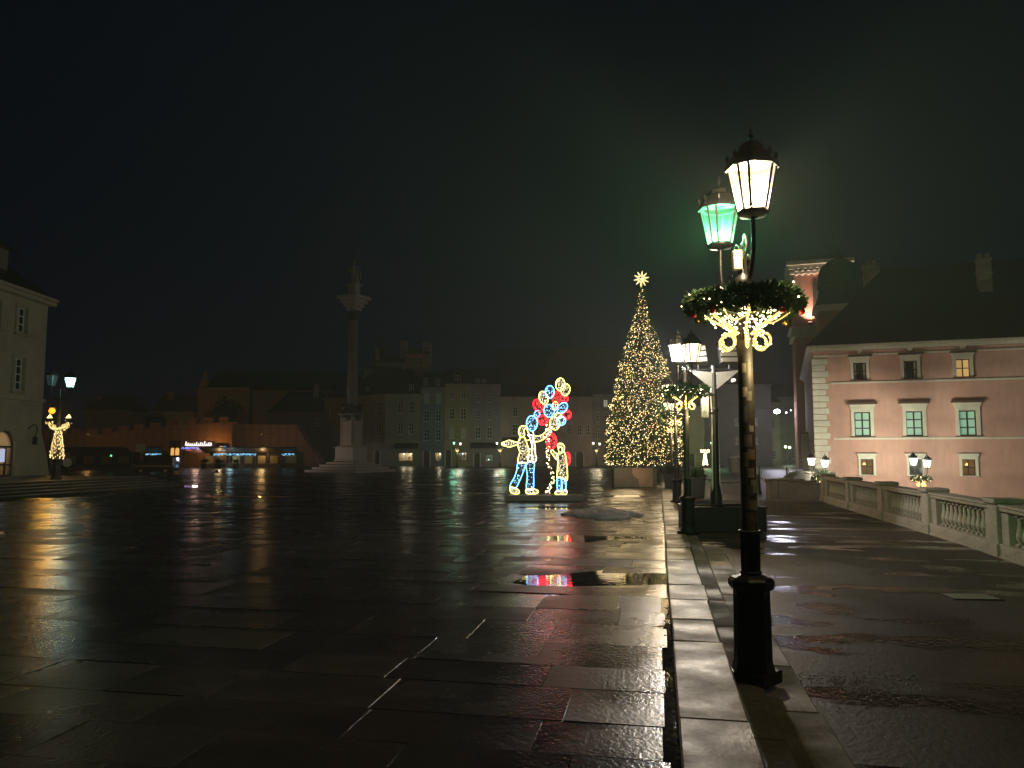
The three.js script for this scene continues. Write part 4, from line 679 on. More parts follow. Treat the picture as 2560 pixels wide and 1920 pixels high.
  for (const x of [3.4, 6.95, 10.5]) mesh('carved_bracket', [rb(0.42, 0.1, 0.16, x, 9.98, 0.1, 0.02), rb(0.3, 0.16, 0.12, x, 9.86, 0.09, 0.03), sph(0.07, x, 9.8, 0.12)], M.trim, Cs);
  for (let i = 0, y = Y; y < 9.3; i++) { const h = 0.49, w = i % 2 ? 0.98 : 1.2 ; mesh('quoin', rb(w, h - 0.035, 0.62, w / 2 - 0.13, y + h / 2, -0.2, 0.03), M.trim, Cs); y += h; }
  mesh('pilaster', rb(0.6, 7, 2.6, -0.28, 0.4, -21, 0.02), M.stone, Cs); mesh('pilaster_cap', rb(0.75, 0.2, 2.9, -0.3, 4.0, -21, 0.02), M.copper, Cs);
  mesh('side_band', rb(0.1, 0.16, 26, -0.053, 3.1, -14.4, 0.01), M.stoneDark, Cs);
  const roof = mesh('roof', hip(W, 14, 7.4, 0, 10.45, 0, 6.6, 0.5), M.roof, Cs);
  mesh('roof', hip(9, 15, 5.2, 0, 10.45, -13.2, 4.2, 0.5), M.roof, Cs);
  mesh('eave_tiles', [...Array(118).keys()].map(i => cyl(0.07, 0.07, 0.22, 0, 0, 0, 6).rotateX(PI / 2).translate(-0.35 + i * 0.21, 10.5, 0.45)), M.roof, Cs, 'stuff');
  const chim = (x, z, y, h, w, stacks) => { const c = mesh('chimney', [rb(w, h, w * 0.8, x, y + h / 2, z, 0.02), rb(w + 0.14, 0.14, w * 0.8 + 0.14, x, y + h * 0.72, z, 0.02), rb(w + 0.16, 0.14, w * 0.8 + 0.16, x, y + h, z, 0.02)], M.stone, roof); for (let i = 0; i < stacks; i++) mesh('chimney_pot', [bx(0.3, 0.42, 0.5, x + (i - (stacks - 1) / 2) * 0.5, y + h + 0.28, z)], M.stone, roof); };
  chim(13.1, -4.2, 13.4, 4.0, 0.95, 2); chim(5.4, -9, 15.2, 3.4, 1.3, 2);
  // corner turret with a bell-shaped copper dome
  const tu = mesh('turret', [bx(4.0, 6.2, 3.8, 3.0, 12.2, -13)], S([0.4, 0.24, 0.17], 0.85, { map: T_streak }), Cs);
  mesh('turret_cornice', [rb(4.4, 0.25, 4.2, 3.0, 15.3, -13, 0.03), rb(4.9, 0.3, 4.7, 3.0, 15.56, -13, 0.04)], M.trim, tu);
  mesh('dome', [lathe([[2.5, 0], [2.35, 0.35], [2.15, 1.0], [1.95, 1.7], [2.05, 2.1], [2.02, 3.2], [1.7, 3.9], [1.05, 4.4], [0.45, 4.7], [0.3, 5.3], [0.36, 5.6], [0.14, 6.0], [0.06, 8.2], [0, 8.6]], 8).rotateY(PI / 8).translate(3.0, 15.7, -13), new THREE.TorusGeometry(2.02, 0.09, 5, 8).rotateX(PI / 2).rotateY(PI / 8).translate(3, 17.8, -13)], M.verdigris, tu);
  for (const k of [-0.42, 0.42]) { const w = { x: 3.0 + k, y: 11.7, w: 0.5, h: 0.75, single: true, f: 0.05 }; windowPart(tu, w, -11.06, M.frameDark, M.glassDark); }
}
{ // clock tower behind, floodlit from below
  const T = thing('clock_tower', 'floodlit pink castle tower with a pale bracketed cornice behind the dark dome', 'tower', [38.8, 0, -96], -0.3);
  const w = 6.3, h = 24.4;
  mesh('wall', [bx(w, h, w, 0, h / 2, 0)], S([0.6, 0.31, 0.22], 0.85, { map: T_streak }), T);
  for (const k of [-1, 1]) mesh('pilaster', rb(1.05, h - 17.6, 0.12, k * (w / 2 - 0.6), 17.6 + (h - 17.6) / 2, w / 2 + 0.062, 0.01), S([0.55, 0.33, 0.25], 0.85), T);
  mesh('clock_face', [bx(2.2, 3.6, 0.1, 0.2, 21.0, w / 2 + 0.052)], S([0.05, 0.055, 0.05], 0.4), T);
  mesh('cornice', [rb(w + 0.7, 0.35, w + 0.7, 0, h - 0.3, 0, 0.02), rb(w + 1.0, 0.4, w + 1.0, 0, h + 0.35, 0, 0.03), rb(w + 1.5, 0.55, w + 1.5, 0, h + 0.85, 0, 0.06)], M.trim, T);
  for (let i = 0; i < 9; i++) { mesh('bracket', [rb(0.36, 0.35, 0.6, -w / 2 + 0.4 + i * 0.69, h + 0.0, w / 2 + 0.3, 0.03), lathe([[0, -0.24], [0.17, -0.1], [0.2, 0]], 8).translate(-w / 2 + 0.4 + i * 0.69, h - 0.5, w / 2 + 0.22)], M.trim, T); mesh('bracket', rb(0.6, 0.35, 0.36, -w / 2 - 0.3, h, -w / 2 + 0.4 + i * 0.69, 0.03), M.trim, T); }
  mesh('ledge', [rb(w + 1.1, 0.3, w + 1.1, 0, 17.3, 0, 0.03), rb(w + 0.7, 1.0, w + 0.7, 0, 16.6, 0, 0.04)], M.trim, T);
  mesh('plain_roof', hip(w, w, 1.6, -w / 2, h + 1.1, w / 2, w / 2 - 0.2, 0.3), M.verdigris, T);
  for (const [x, z, tx] of [[-1.4, 4.4, -1.0], [1.3, 4.5, 1.2]]) {
    mesh('floodlight', [rb(0.5, 0.3, 0.3, x, 17.62, z - 0.4, 0.04)], M.iron, T);
    mesh('floodlight_glass', bx(0.42, 0.012, 0.24, x, 17.78, z - 0.4), glow([1, 0.55, 0.4], 8), T);
    const l = new THREE.SpotLight(C(1, 0.66, 0.5), 150, 0, 1.05, 0.8); l.position.set(x, 17.82, z - 0.4); l.target.position.set(tx, 24, 2.9); l.castShadow = true; l.shadow.radius = 6; T.add(l); T.add(l.target);
  }
}
// ---------------------------------------------------------------- the old town houses across the square
const wallMat = (c) => S(c, 0.9, { map: T_streak });
function house(label, x, z, turn, w, h, d, col, o) {
  const H = thing('town_house', label, 'house', [x, -0.1, z], turn);
  const m = wallMat(col), holes = [...(o.win || []), ...(o.door || []), ...(o.shop || [])];
  mesh('wall', [facade(w, h, 0.4, holes), bx(0.4, h, d - 0.4, 0.2, h / 2, -0.4 - (d - 0.4) / 2), bx(0.4, h, d - 0.4, w - 0.2, h / 2, -0.4 - (d - 0.4) / 2), bx(w - 0.8, h, 0.3, w / 2, h / 2, -d + 0.15), bx(w - 0.8, h - 0.1, 0.1, w / 2, (h - 0.1) / 2, -1.4)], m, H);
  for (const q of o.win || []) { if (q.shut) { const s = mesh('shutter', [bx(q.w / 2 - 0.02, q.h, 0.05, q.x - q.w / 4, q.y + q.h / 2, -0.06), bx(q.w / 2 - 0.02, q.h, 0.05, q.x + q.w / 4, q.y + q.h / 2, -0.06)], S([0.4, 0.4, 0.34], 0.7), H); } else windowPart(H, { ny: 3, single: true, f: 0.055, b: 0.07, ...q }, -0.16, M.frameWhite, M.glassDark); }
  if ((o.win || []).length) mesh('sills', o.win.map(q => bx(q.w + 0.16, 0.05, 0.12, q.x, q.y - 0.027, 0.062)), M.frameWhite, H);
  for (const q of o.door || []) { mesh('door', [bx(q.w - 0.06, q.h - 0.1, 0.06, q.x, q.y + q.h / 2, -0.25), bx(0.03, q.h - 0.2, 0.03, q.x, q.y + q.h / 2, -0.2)], M.wood, H); mesh('door_surround', [bx(0.12, q.h, 0.08, q.x - q.w / 2 - 0.065, q.y + q.h / 2, 0.042), bx(0.12, q.h, 0.08, q.x + q.w / 2 + 0.065, q.y + q.h / 2, 0.042)], M.frameWhite, H); }
  for (const q of o.shop || []) {
    const win = windowPart(H, { nx: q.nx || 2, ny: 1, f: 0.05, b: 0.05, single: true, ...q }, -0.12, M.frameDark, clearPane);
    mesh('shop_back', bx(q.w + 0.4, q.h + 0.4, 0.05, q.x, q.y + q.h / 2, -1.1), S([0.3, 0.24, 0.16], 0.9), win);
    (q.lamps || []).forEach(([u, v, t, k]) => { const l = mesh('shop_lamp', sph(0.085, q.x + u, q.y + v, -0.5, 10, 8), glow(t, 6), H); const p = new THREE.PointLight(C(...t), k); p.position.set(q.x + u, q.y + v, -0.5); p.shadow.radius = 4; p.castShadow = true; H.add(p); });
    (q.cards || []).forEach(([u, v, cw, ch, c]) => mesh('display_card', [bx(cw, ch, 0.03, q.x + u, q.y + v, -0.42)], S(c, 0.7), win));
  }
  mesh('cornice', [rb(w, 0.16, 0.3, w / 2, h - 0.08, 0.152, 0.02), rb(w, 0.1, 0.42, w / 2, h + 0.05, 0.212, 0.02)], m, H);
  if (o.awning) mesh('awning', prism([[0, 0], [0.9, -0.5], [0.9, -0.75], [0, -0.2]], o.awning.w).rotateY(-PI / 2).translate(o.awning.x + o.awning.w / 2, o.awning.y, 0.05), S(o.awning.c || [0.03, 0.03, 0.035], 0.8), H);
  const roof = mesh('roof', hip(w, d, o.roof || 2.5, 0, h + 0.1, 0, o.inset === undefined ? 0.05 : o.inset, 0.25), M.roof, H);
  for (const q of o.dorm || []) { const zz = q.z === undefined ? -0.9 : q.z; const dm = mesh('dormer', [bx(q.w || 0.62, q.h || 0.95, 1.6, q.x, q.y, zz - 0.8), prism([[-(q.w || 0.62) / 2 - 0.1, 0], [(q.w || 0.62) / 2 + 0.1, 0], [0, 0.3]], 1.7, zz - 1.65).translate(q.x, q.y + (q.h || 0.95) / 2, 0)], M.roof, roof); const W = q.w || 0.62, HH = q.h || 0.95; mesh('dormer_window', [bx(0.05, HH, 0.05, q.x - W / 2 + 0.03, q.y, zz + 0.03), bx(0.05, HH, 0.05, q.x + W / 2 - 0.03, q.y, zz + 0.03), bx(0.05, HH, 0.05, q.x, q.y, zz + 0.03), bx(W - 0.12, 0.05, 0.05, q.x, q.y + HH / 2 - 0.03, zz + 0.032), bx(W - 0.12, 0.05, 0.05, q.x, q.y - HH / 2 + 0.03, zz + 0.032), bx(W - 0.12, 0.05, 0.04, q.x, q.y, zz + 0.032)], q.lit || M.frameWhite, dm); }
  for (const q of o.chim || []) mesh('chimney', [rb(q.w || 0.6, q.h || 1.6, 0.6, q.x, q.y, q.z, 0.02), rb((q.w || 0.6) + 0.12, 0.12, 0.72, q.x, q.y + (q.h || 1.6) / 2, q.z, 0.02)], M.stone, roof);
  return H;
}
const clearPane = P([0.9, 0.88, 0.84], 0.08, { transmission: 1, thickness: 0 });
const wr = (xs, y, w, h, e = {}) => xs.map(x => ({ x, y, w, h, ...e }));
{
  // corner house: front face and a second face that turns away to the left
  house('wide olive corner house with a tall hipped roof and a lit two-part shop window', -17.44, -106, 0, 4.8, 10.0, 12, [0.3, 0.28, 0.2], {
    win: [...wr([2.02, 3.56], 7.45, 0.7, 1.6), ...wr([2.04, 3.56], 4.52, 0.7, 1.6)], shop: [{ x: 2.85, y: 0.85, w: 1.9, h: 1.15, lamps: [[-0.3, 0.95, [1, 0.9, 0.7], 3.5], [0.62, 0.95, [1, 0.9, 0.7], 3.5]], cards: [[-0.6, 0.18, 0.5, 0.36, [0.8, 0.78, 0.7]], [0.4, 0.28, 0.36, 0.5, [0.8, 0.5, 0.25]]] }],
    awning: { x: 3, y: 3.3, w: 3.2 }, roof: 4.1, inset: 3.2, dorm: [{ x: 3.5, y: 10.95, z: -0.5 }] });
  house('yellowish left wing of the corner house behind the column', -28.5, -116.6, -0.765, 15.3, 10.0, 9, [0.36, 0.3, 0.17], {
    win: [...wr([1.93, 5.8, 13.55], 7.3, 0.95, 1.75), ...wr([5.8, 13.55], 4.3, 0.95, 1.75)], door: [{ x: 13.6, y: 0, w: 1.3, h: 2.3, arch: true }], roof: 4.3, inset: 3.0, dorm: [{ x: 5.5, y: 10.9, z: -0.5, w: 0.8 }, { x: 10.5, y: 10.95, z: -0.5, w: 0.8 }] });
  house('narrow grey blue house with white shuttered top windows and one lit shop window', -12.6, -106, 0, 3.25, 10.9, 11, [0.22, 0.24, 0.27], {
    win: [...wr([0.8, 2.42], 8.85, 0.72, 1.35, { shut: true }), ...wr([0.82, 2.43], 6.3, 0.74, 1.5), ...wr([0.84, 2.44], 3.7, 0.72, 1.55)], door: [{ x: 0.86, y: 0, w: 0.85, h: 2.3, arch: true }],
    shop: [{ x: 2.5, y: 0.85, w: 0.9, h: 1.2, nx: 1, lamps: [[0.15, 1.0, [1, 0.9, 0.65], 3.5]], cards: [[0.0, 0.35, 0.5, 0.55, [0.8, 0.78, 0.72]]] }], roof: 2.6, dorm: [{ x: 0.66, y: 11.8, z: -0.4 }, { x: 2.28, y: 11.78, z: -0.4 }] });
  house('ochre house with grey shutters and an arched door between the blue and mauve houses', -9.3, -106, 0, 3.48, 11.4, 11, [0.36, 0.3, 0.16], {
    win: [...wr([0.96, 2.6], 9.4, 0.66, 0.95), ...wr([0.98, 2.6], 6.6, 0.72, 1.5), ...wr([1.0, 2.6], 3.95, 0.7, 1.5, { shut: true })], door: [{ x: 0.55, y: 0, w: 0.75, h: 2.4, arch: true }],
    shop: [{ x: 2.55, y: 0.85, w: 1.3, h: 1.2, nx: 3, lamps: [[-0.05, 1.02, [0.5, 0.9, 1], 1.4], [0.5, 0.8, [1, 0.75, 0.6], 1.8]], cards: [[-0.4, 0.4, 0.28, 0.6, [0.5, 0.35, 0.3]], [0.05, 0.45, 0.28, 0.8, [0.7, 0.6, 0.55]], [0.48, 0.5, 0.3, 0.8, [0.8, 0.7, 0.65]]] }], roof: 2.6, dorm: [{ x: 1.72, y: 12.2, z: -0.4, w: 0.8, h: 1.1 }] });
  house('mauve house with a dark awning over its door beside the light sculpture', -5.8, -106, 0, 4.24, 11.35, 11, [0.3, 0.24, 0.25], {
    win: [...wr([1.1, 2.62], 9.0, 0.56, 1.15), ...wr([1.1, 2.62], 6.55, 0.56, 1.35), ...wr([1.1, 2.7], 3.95, 0.72, 1.55)], door: [{ x: 1.0, y: 0, w: 0.8, h: 1.95 }],
    shop: [{ x: 2.7, y: 0.75, w: 1.05, h: 1.15, nx: 2, lamps: [[-0.05, 0.3, [0.6, 0.95, 1], 1.2]], cards: [[0.1, 0.35, 0.3, 0.6, [0.6, 0.7, 0.75]], [-0.3, 0.7, 0.2, 0.4, [0.5, 0.5, 0.55]]] }], awning: { x: 2.0, y: 3.4, w: 3.6 }, roof: 2.8, inset: 0.8, dorm: [{ x: 1.07, y: 11.95, z: -0.3, w: 0.6, h: 0.55 }, { x: 1.92, y: 11.95, z: -0.3, w: 0.6, h: 0.55 }] });
  house('long rosy house front behind the light sculpture with an arched doorway', -1.56, -106, 0, 12.6, 9.6, 11, [0.42, 0.31, 0.27], {
    win: [...wr([2.0, 4.8], 4.4, 0.8, 1.5), ...wr([9.42, 10.84, 12.0], 4.4, 0.55, 1.45), ...wr([2.0, 4.8, 7.0], 7.0, 0.7, 1.3)], door: [{ x: 10.84, y: 0, w: 0.95, h: 2.15, arch: true }], roof: 2.2, awning: { x: 1.3, y: 4.1, w: 2.2, c: [0.05, 0.04, 0.04] } });
  house('plain grey brown house left of the tree with one lit window up high', 11.06, -106.2, 0, 5.8, 9.95, 11, [0.3, 0.25, 0.22], {
    win: [{ x: 1.9, y: 8.3, w: 0.6, h: 1.0, lit: glow([0.8, 0.72, 0.6], 0.5) }, ...wr([0.8, 2.0, 4.4], 6.3, 0.5, 1.3), ...wr([0.76, 1.95, 4.4], 3.9, 0.5, 1.3)], roof: 2.0 });
  house('dim brown house hidden mostly by the Christmas tree', 16.9, -107, 0, 6.8, 9.2, 11, [0.28, 0.24, 0.18], { win: [...wr([1.2, 3.2, 5.2], 6.0, 0.6, 1.3), ...wr([1.2, 3.2, 5.2], 3.6, 0.6, 1.3)], roof: 2.6 });
  house('ochre house washed green by a lamp, right of the Christmas tree', 23.75, -105, 0, 2.5, 8.2, 11, [0.4, 0.34, 0.2], { win: wr([1.5], 0.9, 0.35, 0.6), door: [{ x: 0.7, y: 0, w: 0.7, h: 1.9 }], roof: 1.4 });
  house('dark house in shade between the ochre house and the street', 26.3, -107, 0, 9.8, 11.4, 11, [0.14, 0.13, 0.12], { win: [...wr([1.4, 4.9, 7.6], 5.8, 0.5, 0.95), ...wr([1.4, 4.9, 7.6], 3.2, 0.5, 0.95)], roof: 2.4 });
  house('pale house at the end of the street with a lit ground floor wall', 38.6, -125, 0, 4.9, 10, 10, [0.42, 0.38, 0.28], { win: [{ x: 3.85, y: 0.9, w: 0.6, h: 1.4 }, ...wr([1.2, 3.6], 6, 0.6, 1.3)], roof: 2.4 });
  house('dark narrow house closing the street beside the castle', 43.55, -126, 0, 7, 11, 10, [0.3, 0.3, 0.24], { win: wr([1, 2.4, 4], 1.0, 0.5, 1.6), roof: 2.4 });
  // taller houses behind the corner house
  house('small pink house with two chimneys high above the corner house roof', -16.5, -117.8, 0.0, 3.4, 17.1, 6, [0.5, 0.28, 0.22], { win: wr([1.1, 2.4], 15.35, 0.6, 1.3), roof: 1.3, chim: [{ x: -0.35, y: 17.9, z: -1.2, w: 1.2, h: 2.8 }, { x: 3.0, y: 18.2, z: -1.5, w: 1.0, h: 2.0 }, { x: 3.75, y: 17.3, z: -1, w: 0.5, h: 3.2 }] });
  house('low dull yellow house left of the pink house on the height', -21.0, -116.6, 0.1, 4.6, 15.6, 6, [0.34, 0.31, 0.22], { win: wr([0.5, 1.1, 1.7], 14.5, 0.3, 0.8), roof: 1.5, chim: [{ x: 0.4, y: 16.9, z: -1, w: 0.6, h: 2.0 }] });
  house('dark house with blank wall left of the yellow one', -22.2, -114.6, 0.1, 3, 14.4, 5, [0.26, 0.25, 0.2], { roof: 0.8 });
}
{ // cathedral and other dark gables behind the houses
  const c = thing('cathedral', 'dark stepped gable and roof of a cathedral looming behind the rosy houses', 'cathedral', [10, 0, -140]);
  mesh('nave', bx(24, 16.5, 20, -1, 8.25, -10), S([0.16, 0.13, 0.12], 0.9), c);
  mesh('roof', hip(24, 20, 5.5, -13, 16.5, 0, 0.1, 0.2), M.roof, c);
  mesh('stepped_gable', prism([[-5, 0], [-5, 17], [-3.6, 17], [-3.6, 19.2], [-2, 19.2], [-2, 20.6], [4.2, 21.2], [4.4, 21.0], [8.4, 21.0], [8.4, 18], [9.5, 18], [9.5, 0]], 1.2, 0.01), S([0.18, 0.14, 0.13], 0.9), c);
  const t = thing('church_tower', 'slim dark church turret above the roofs left of the pink house', 'tower', [-23.4, 0, -136]);
  mesh('shaft', bx(2.0, 17.5, 2, 0, 8.75, 0), S([0.14, 0.12, 0.11], 0.9), t); mesh('spire', lathe([[1.2, 0], [1.25, 0.3], [0.9, 1.4], [0.7, 1.7], [0.7, 2.6], [0.85, 2.7], [0.3, 3.6], [0.1, 4.4], [0, 5.2]], 8).translate(0, 17.5, 0), M.verdigris, t);
}
// ---------------------------------------------------------------- monument column
{
  const Co = thing('monument_column', 'tall monument column with a cross-bearing statue on top in the square', 'column', [-16.45, 0, -79], -0.47);
  [[6.5, 0], [5.5, 0.26], [4.5, 0.52], [3.5, 0.78]].forEach(([w, y]) => mesh('step', rb(w, 0.25, w, 0, y + 0.128, 0, 0.03), M.marble, Co));
  mesh('lower_base', [rb(2.3, 1.5, 2.3, 0, 1.8, 0, 0.05), rb(2.45, 0.25, 2.45, 0, 1.17, 0, 0.04), rb(2.0, 0.2, 2.0, 0, 2.6, 0, 0.06)], M.marble, Co);
  mesh('pedestal', [rb(1.6, 2.9, 1.6, 0, 4.12, 0, 0.03)], M.marble, Co);
  for (let i = 0; i < 4; i++) { const f = mesh('plaque_frame', [rb(0.14, 2.5, 0.08, -0.62, 4.12, 0.83, 0.02), rb(0.14, 2.5, 0.08, 0.62, 4.12, 0.83, 0.02), rb(1.1, 0.14, 0.08, 0, 5.3, 0.83, 0.02), rb(1.1, 0.14, 0.08, 0, 2.94, 0.83, 0.02)], M.stone, Co); f.rotation.y = i * PI / 2; mesh('plaque', [bx(1.08, 2.2, 0.04, 0, 4.12, 0.812), ...[...Array(9).keys()].map(k => rb(R(0.6, 0.9), 0.07, 0.03, 0, 5.0 - k * 0.21, 0.828, 0.01))], S([0.3, 0.25, 0.23], 0.5), f); }
  mesh('pedestal_cornice', [rb(1.8, 0.2, 1.8, 0, 5.67, 0, 0.05), rb(2.1, 0.2, 2.1, 0, 5.88, 0, 0.05)], M.stoneDark, Co);
  for (let i = 0; i < 4; i++) {
    const a = i * PI / 2;
    mesh('cartouche', [lathe([[0, 0.12], [0.42, 0.1], [0.56, 0.02], [0.56, -0.05]], 16).rotateX(PI / 2).scale(1, 0.7, 1).translate(0, 5.55, 0.92)].map(g => g.rotateY(a)), M.bronze, Co);
    mesh('eagle', blob([[0, 6.1, 0, 0.26, 0, 6.6, 0, 0.19], [0, 6.6, 0, 0.15, 0.04, 6.88, 0.12, 0.1], [0, 6.45, 0, 0.16, 0.6, 6.7, -0.1, 0.07], [0, 6.45, 0, 0.16, -0.6, 6.7, -0.1, 0.07], [0.04, 6.88, 0.12, 0.08, 0.06, 6.83, 0.28, 0.03]], 0.06, 0.1).translate(0, 0, 0.86).rotateY(a + PI / 4), M.bronze, Co);
    mesh('swag', tube([[-0.62, 6.5, 0.7], [-0.3, 6.25, 0.85], [0, 6.18, 0.9], [0.3, 6.25, 0.85], [0.62, 6.5, 0.7]], 0.09, 16, 6).rotateY(a), M.bronze, Co);
  }
  mesh('shaft_base', lathe([[0.8, 5.98], [0.8, 6.2], [0.68, 6.3], [0.62, 6.6], [0.52, 6.75]], 20), M.stoneDark, Co);
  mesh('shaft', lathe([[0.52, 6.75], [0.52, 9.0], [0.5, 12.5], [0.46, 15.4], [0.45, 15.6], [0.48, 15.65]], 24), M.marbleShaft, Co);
  mesh('capital', [lathe([[0.5, 15.65], [0.55, 15.75], [0.48, 15.85], [0.56, 16.2], [0.7, 16.5], [0.6, 16.62]], 16), ...[0, 1, 2, 3, 4, 5, 6, 7].map(i => sph(0.15, Math.cos(i * PI / 4) * 0.6, i % 2 ? 16.15 : 16.45, Math.sin(i * PI / 4) * 0.6, 8, 6))], M.bronze, Co);
  mesh('abacus', [rb(1.15, 0.4, 1.15, 0, 16.82, 0, 0.03), rb(1.55, 0.4, 1.55, 0, 17.22, 0, 0.04), rb(2.05, 0.4, 2.05, 0, 17.62, 0, 0.05), rb(2.55, 0.35, 2.55, 0, 18.0, 0, 0.05)], M.marble, Co);
  mesh('statue_pedestal', [rb(0.9, 1.1, 0.9, 0, 18.7, 0, 0.04), rb(1.15, 0.2, 1.15, 0, 19.36, 0, 0.04)], M.marble, Co);
  const st = mesh('statue', blob([[-0.2, 19.45, 0.1, 0.15, -0.16, 20.0, 0.06, 0.17], [-0.16, 20.0, 0.06, 0.17, -0.1, 20.6, 0, 0.23], [0.2, 19.45, -0.05, 0.15, 0.2, 20.0, 0.1, 0.17], [0.2, 20.0, 0.1, 0.17, 0.1, 20.6, 0, 0.23], [0, 20.5, 0, 0.3, 0, 21.15, 0, 0.32], [0, 21.15, 0, 0.32, 0, 21.45, 0, 0.22], [0, 21.5, 0, 0.12, 0, 21.78, 0.03, 0.15], [0, 21.75, 0.03, 0.18, 0, 21.92, 0.03, 0.16], [-0.32, 21.35, 0, 0.13, -0.6, 20.95, 0.1, 0.1], [-0.6, 20.95, 0.1, 0.1, -0.72, 20.75, 0.35, 0.07], [0.32, 21.35, 0, 0.13, 0.6, 21.1, 0.15, 0.1], [0.6, 21.1, 0.15, 0.1, 0.56, 21.35, 0.42, 0.07], [0, 21.2, -0.22, 0.22, 0.1, 19.6, -0.38, 0.26], [0.5, 20.9, -0.2, 0.1, 0.72, 20.0, -0.25, 0.14]], 0.05, 0.13), S([0.3, 0.27, 0.24], 0.6, { metalness: 0.1 }), Co);
  mesh('cross', [rod([0.58, 19.5, 0.44], [0.58, 23.3, 0.44], 0.045), rod([0.25, 22.7, 0.44], [0.91, 22.7, 0.44], 0.04)], M.bronze, Co);
  mesh('sabre', tube([[-0.72, 20.75, 0.35], [-0.88, 20.3, 0.4], [-0.95, 19.8, 0.36]], 0.03, 10, 5), M.bronze, Co);
}
{ // small ground floodlight that washes the monument
  const L = thing('ground_floodlight', 'small dark ground spotlight aimed at the monument from the left', 'floodlight', [-29.4, 0, -77.2]);
  mesh('housing', [rb(0.3, 0.2, 0.24, 0, 0.14, 0, 0.03), rb(0.2, 0.06, 0.2, 0, 0.03, 0, 0.01)], M.iron, L);
  mesh('lamp_glass', bx(0.012, 0.15, 0.18, 0.157, 0.15, 0), glow([1, 0.85, 0.75], 2), L);
  const l = new THREE.SpotLight(C(1, 0.78, 0.68), 105, 0, 0.66, 0.9); l.position.set(0.2, 0.2, -0.1); l.target.position.set(13, 6.2, -1.8); l.castShadow = true; l.shadow.radius = 5; L.add(l, l.target);
}

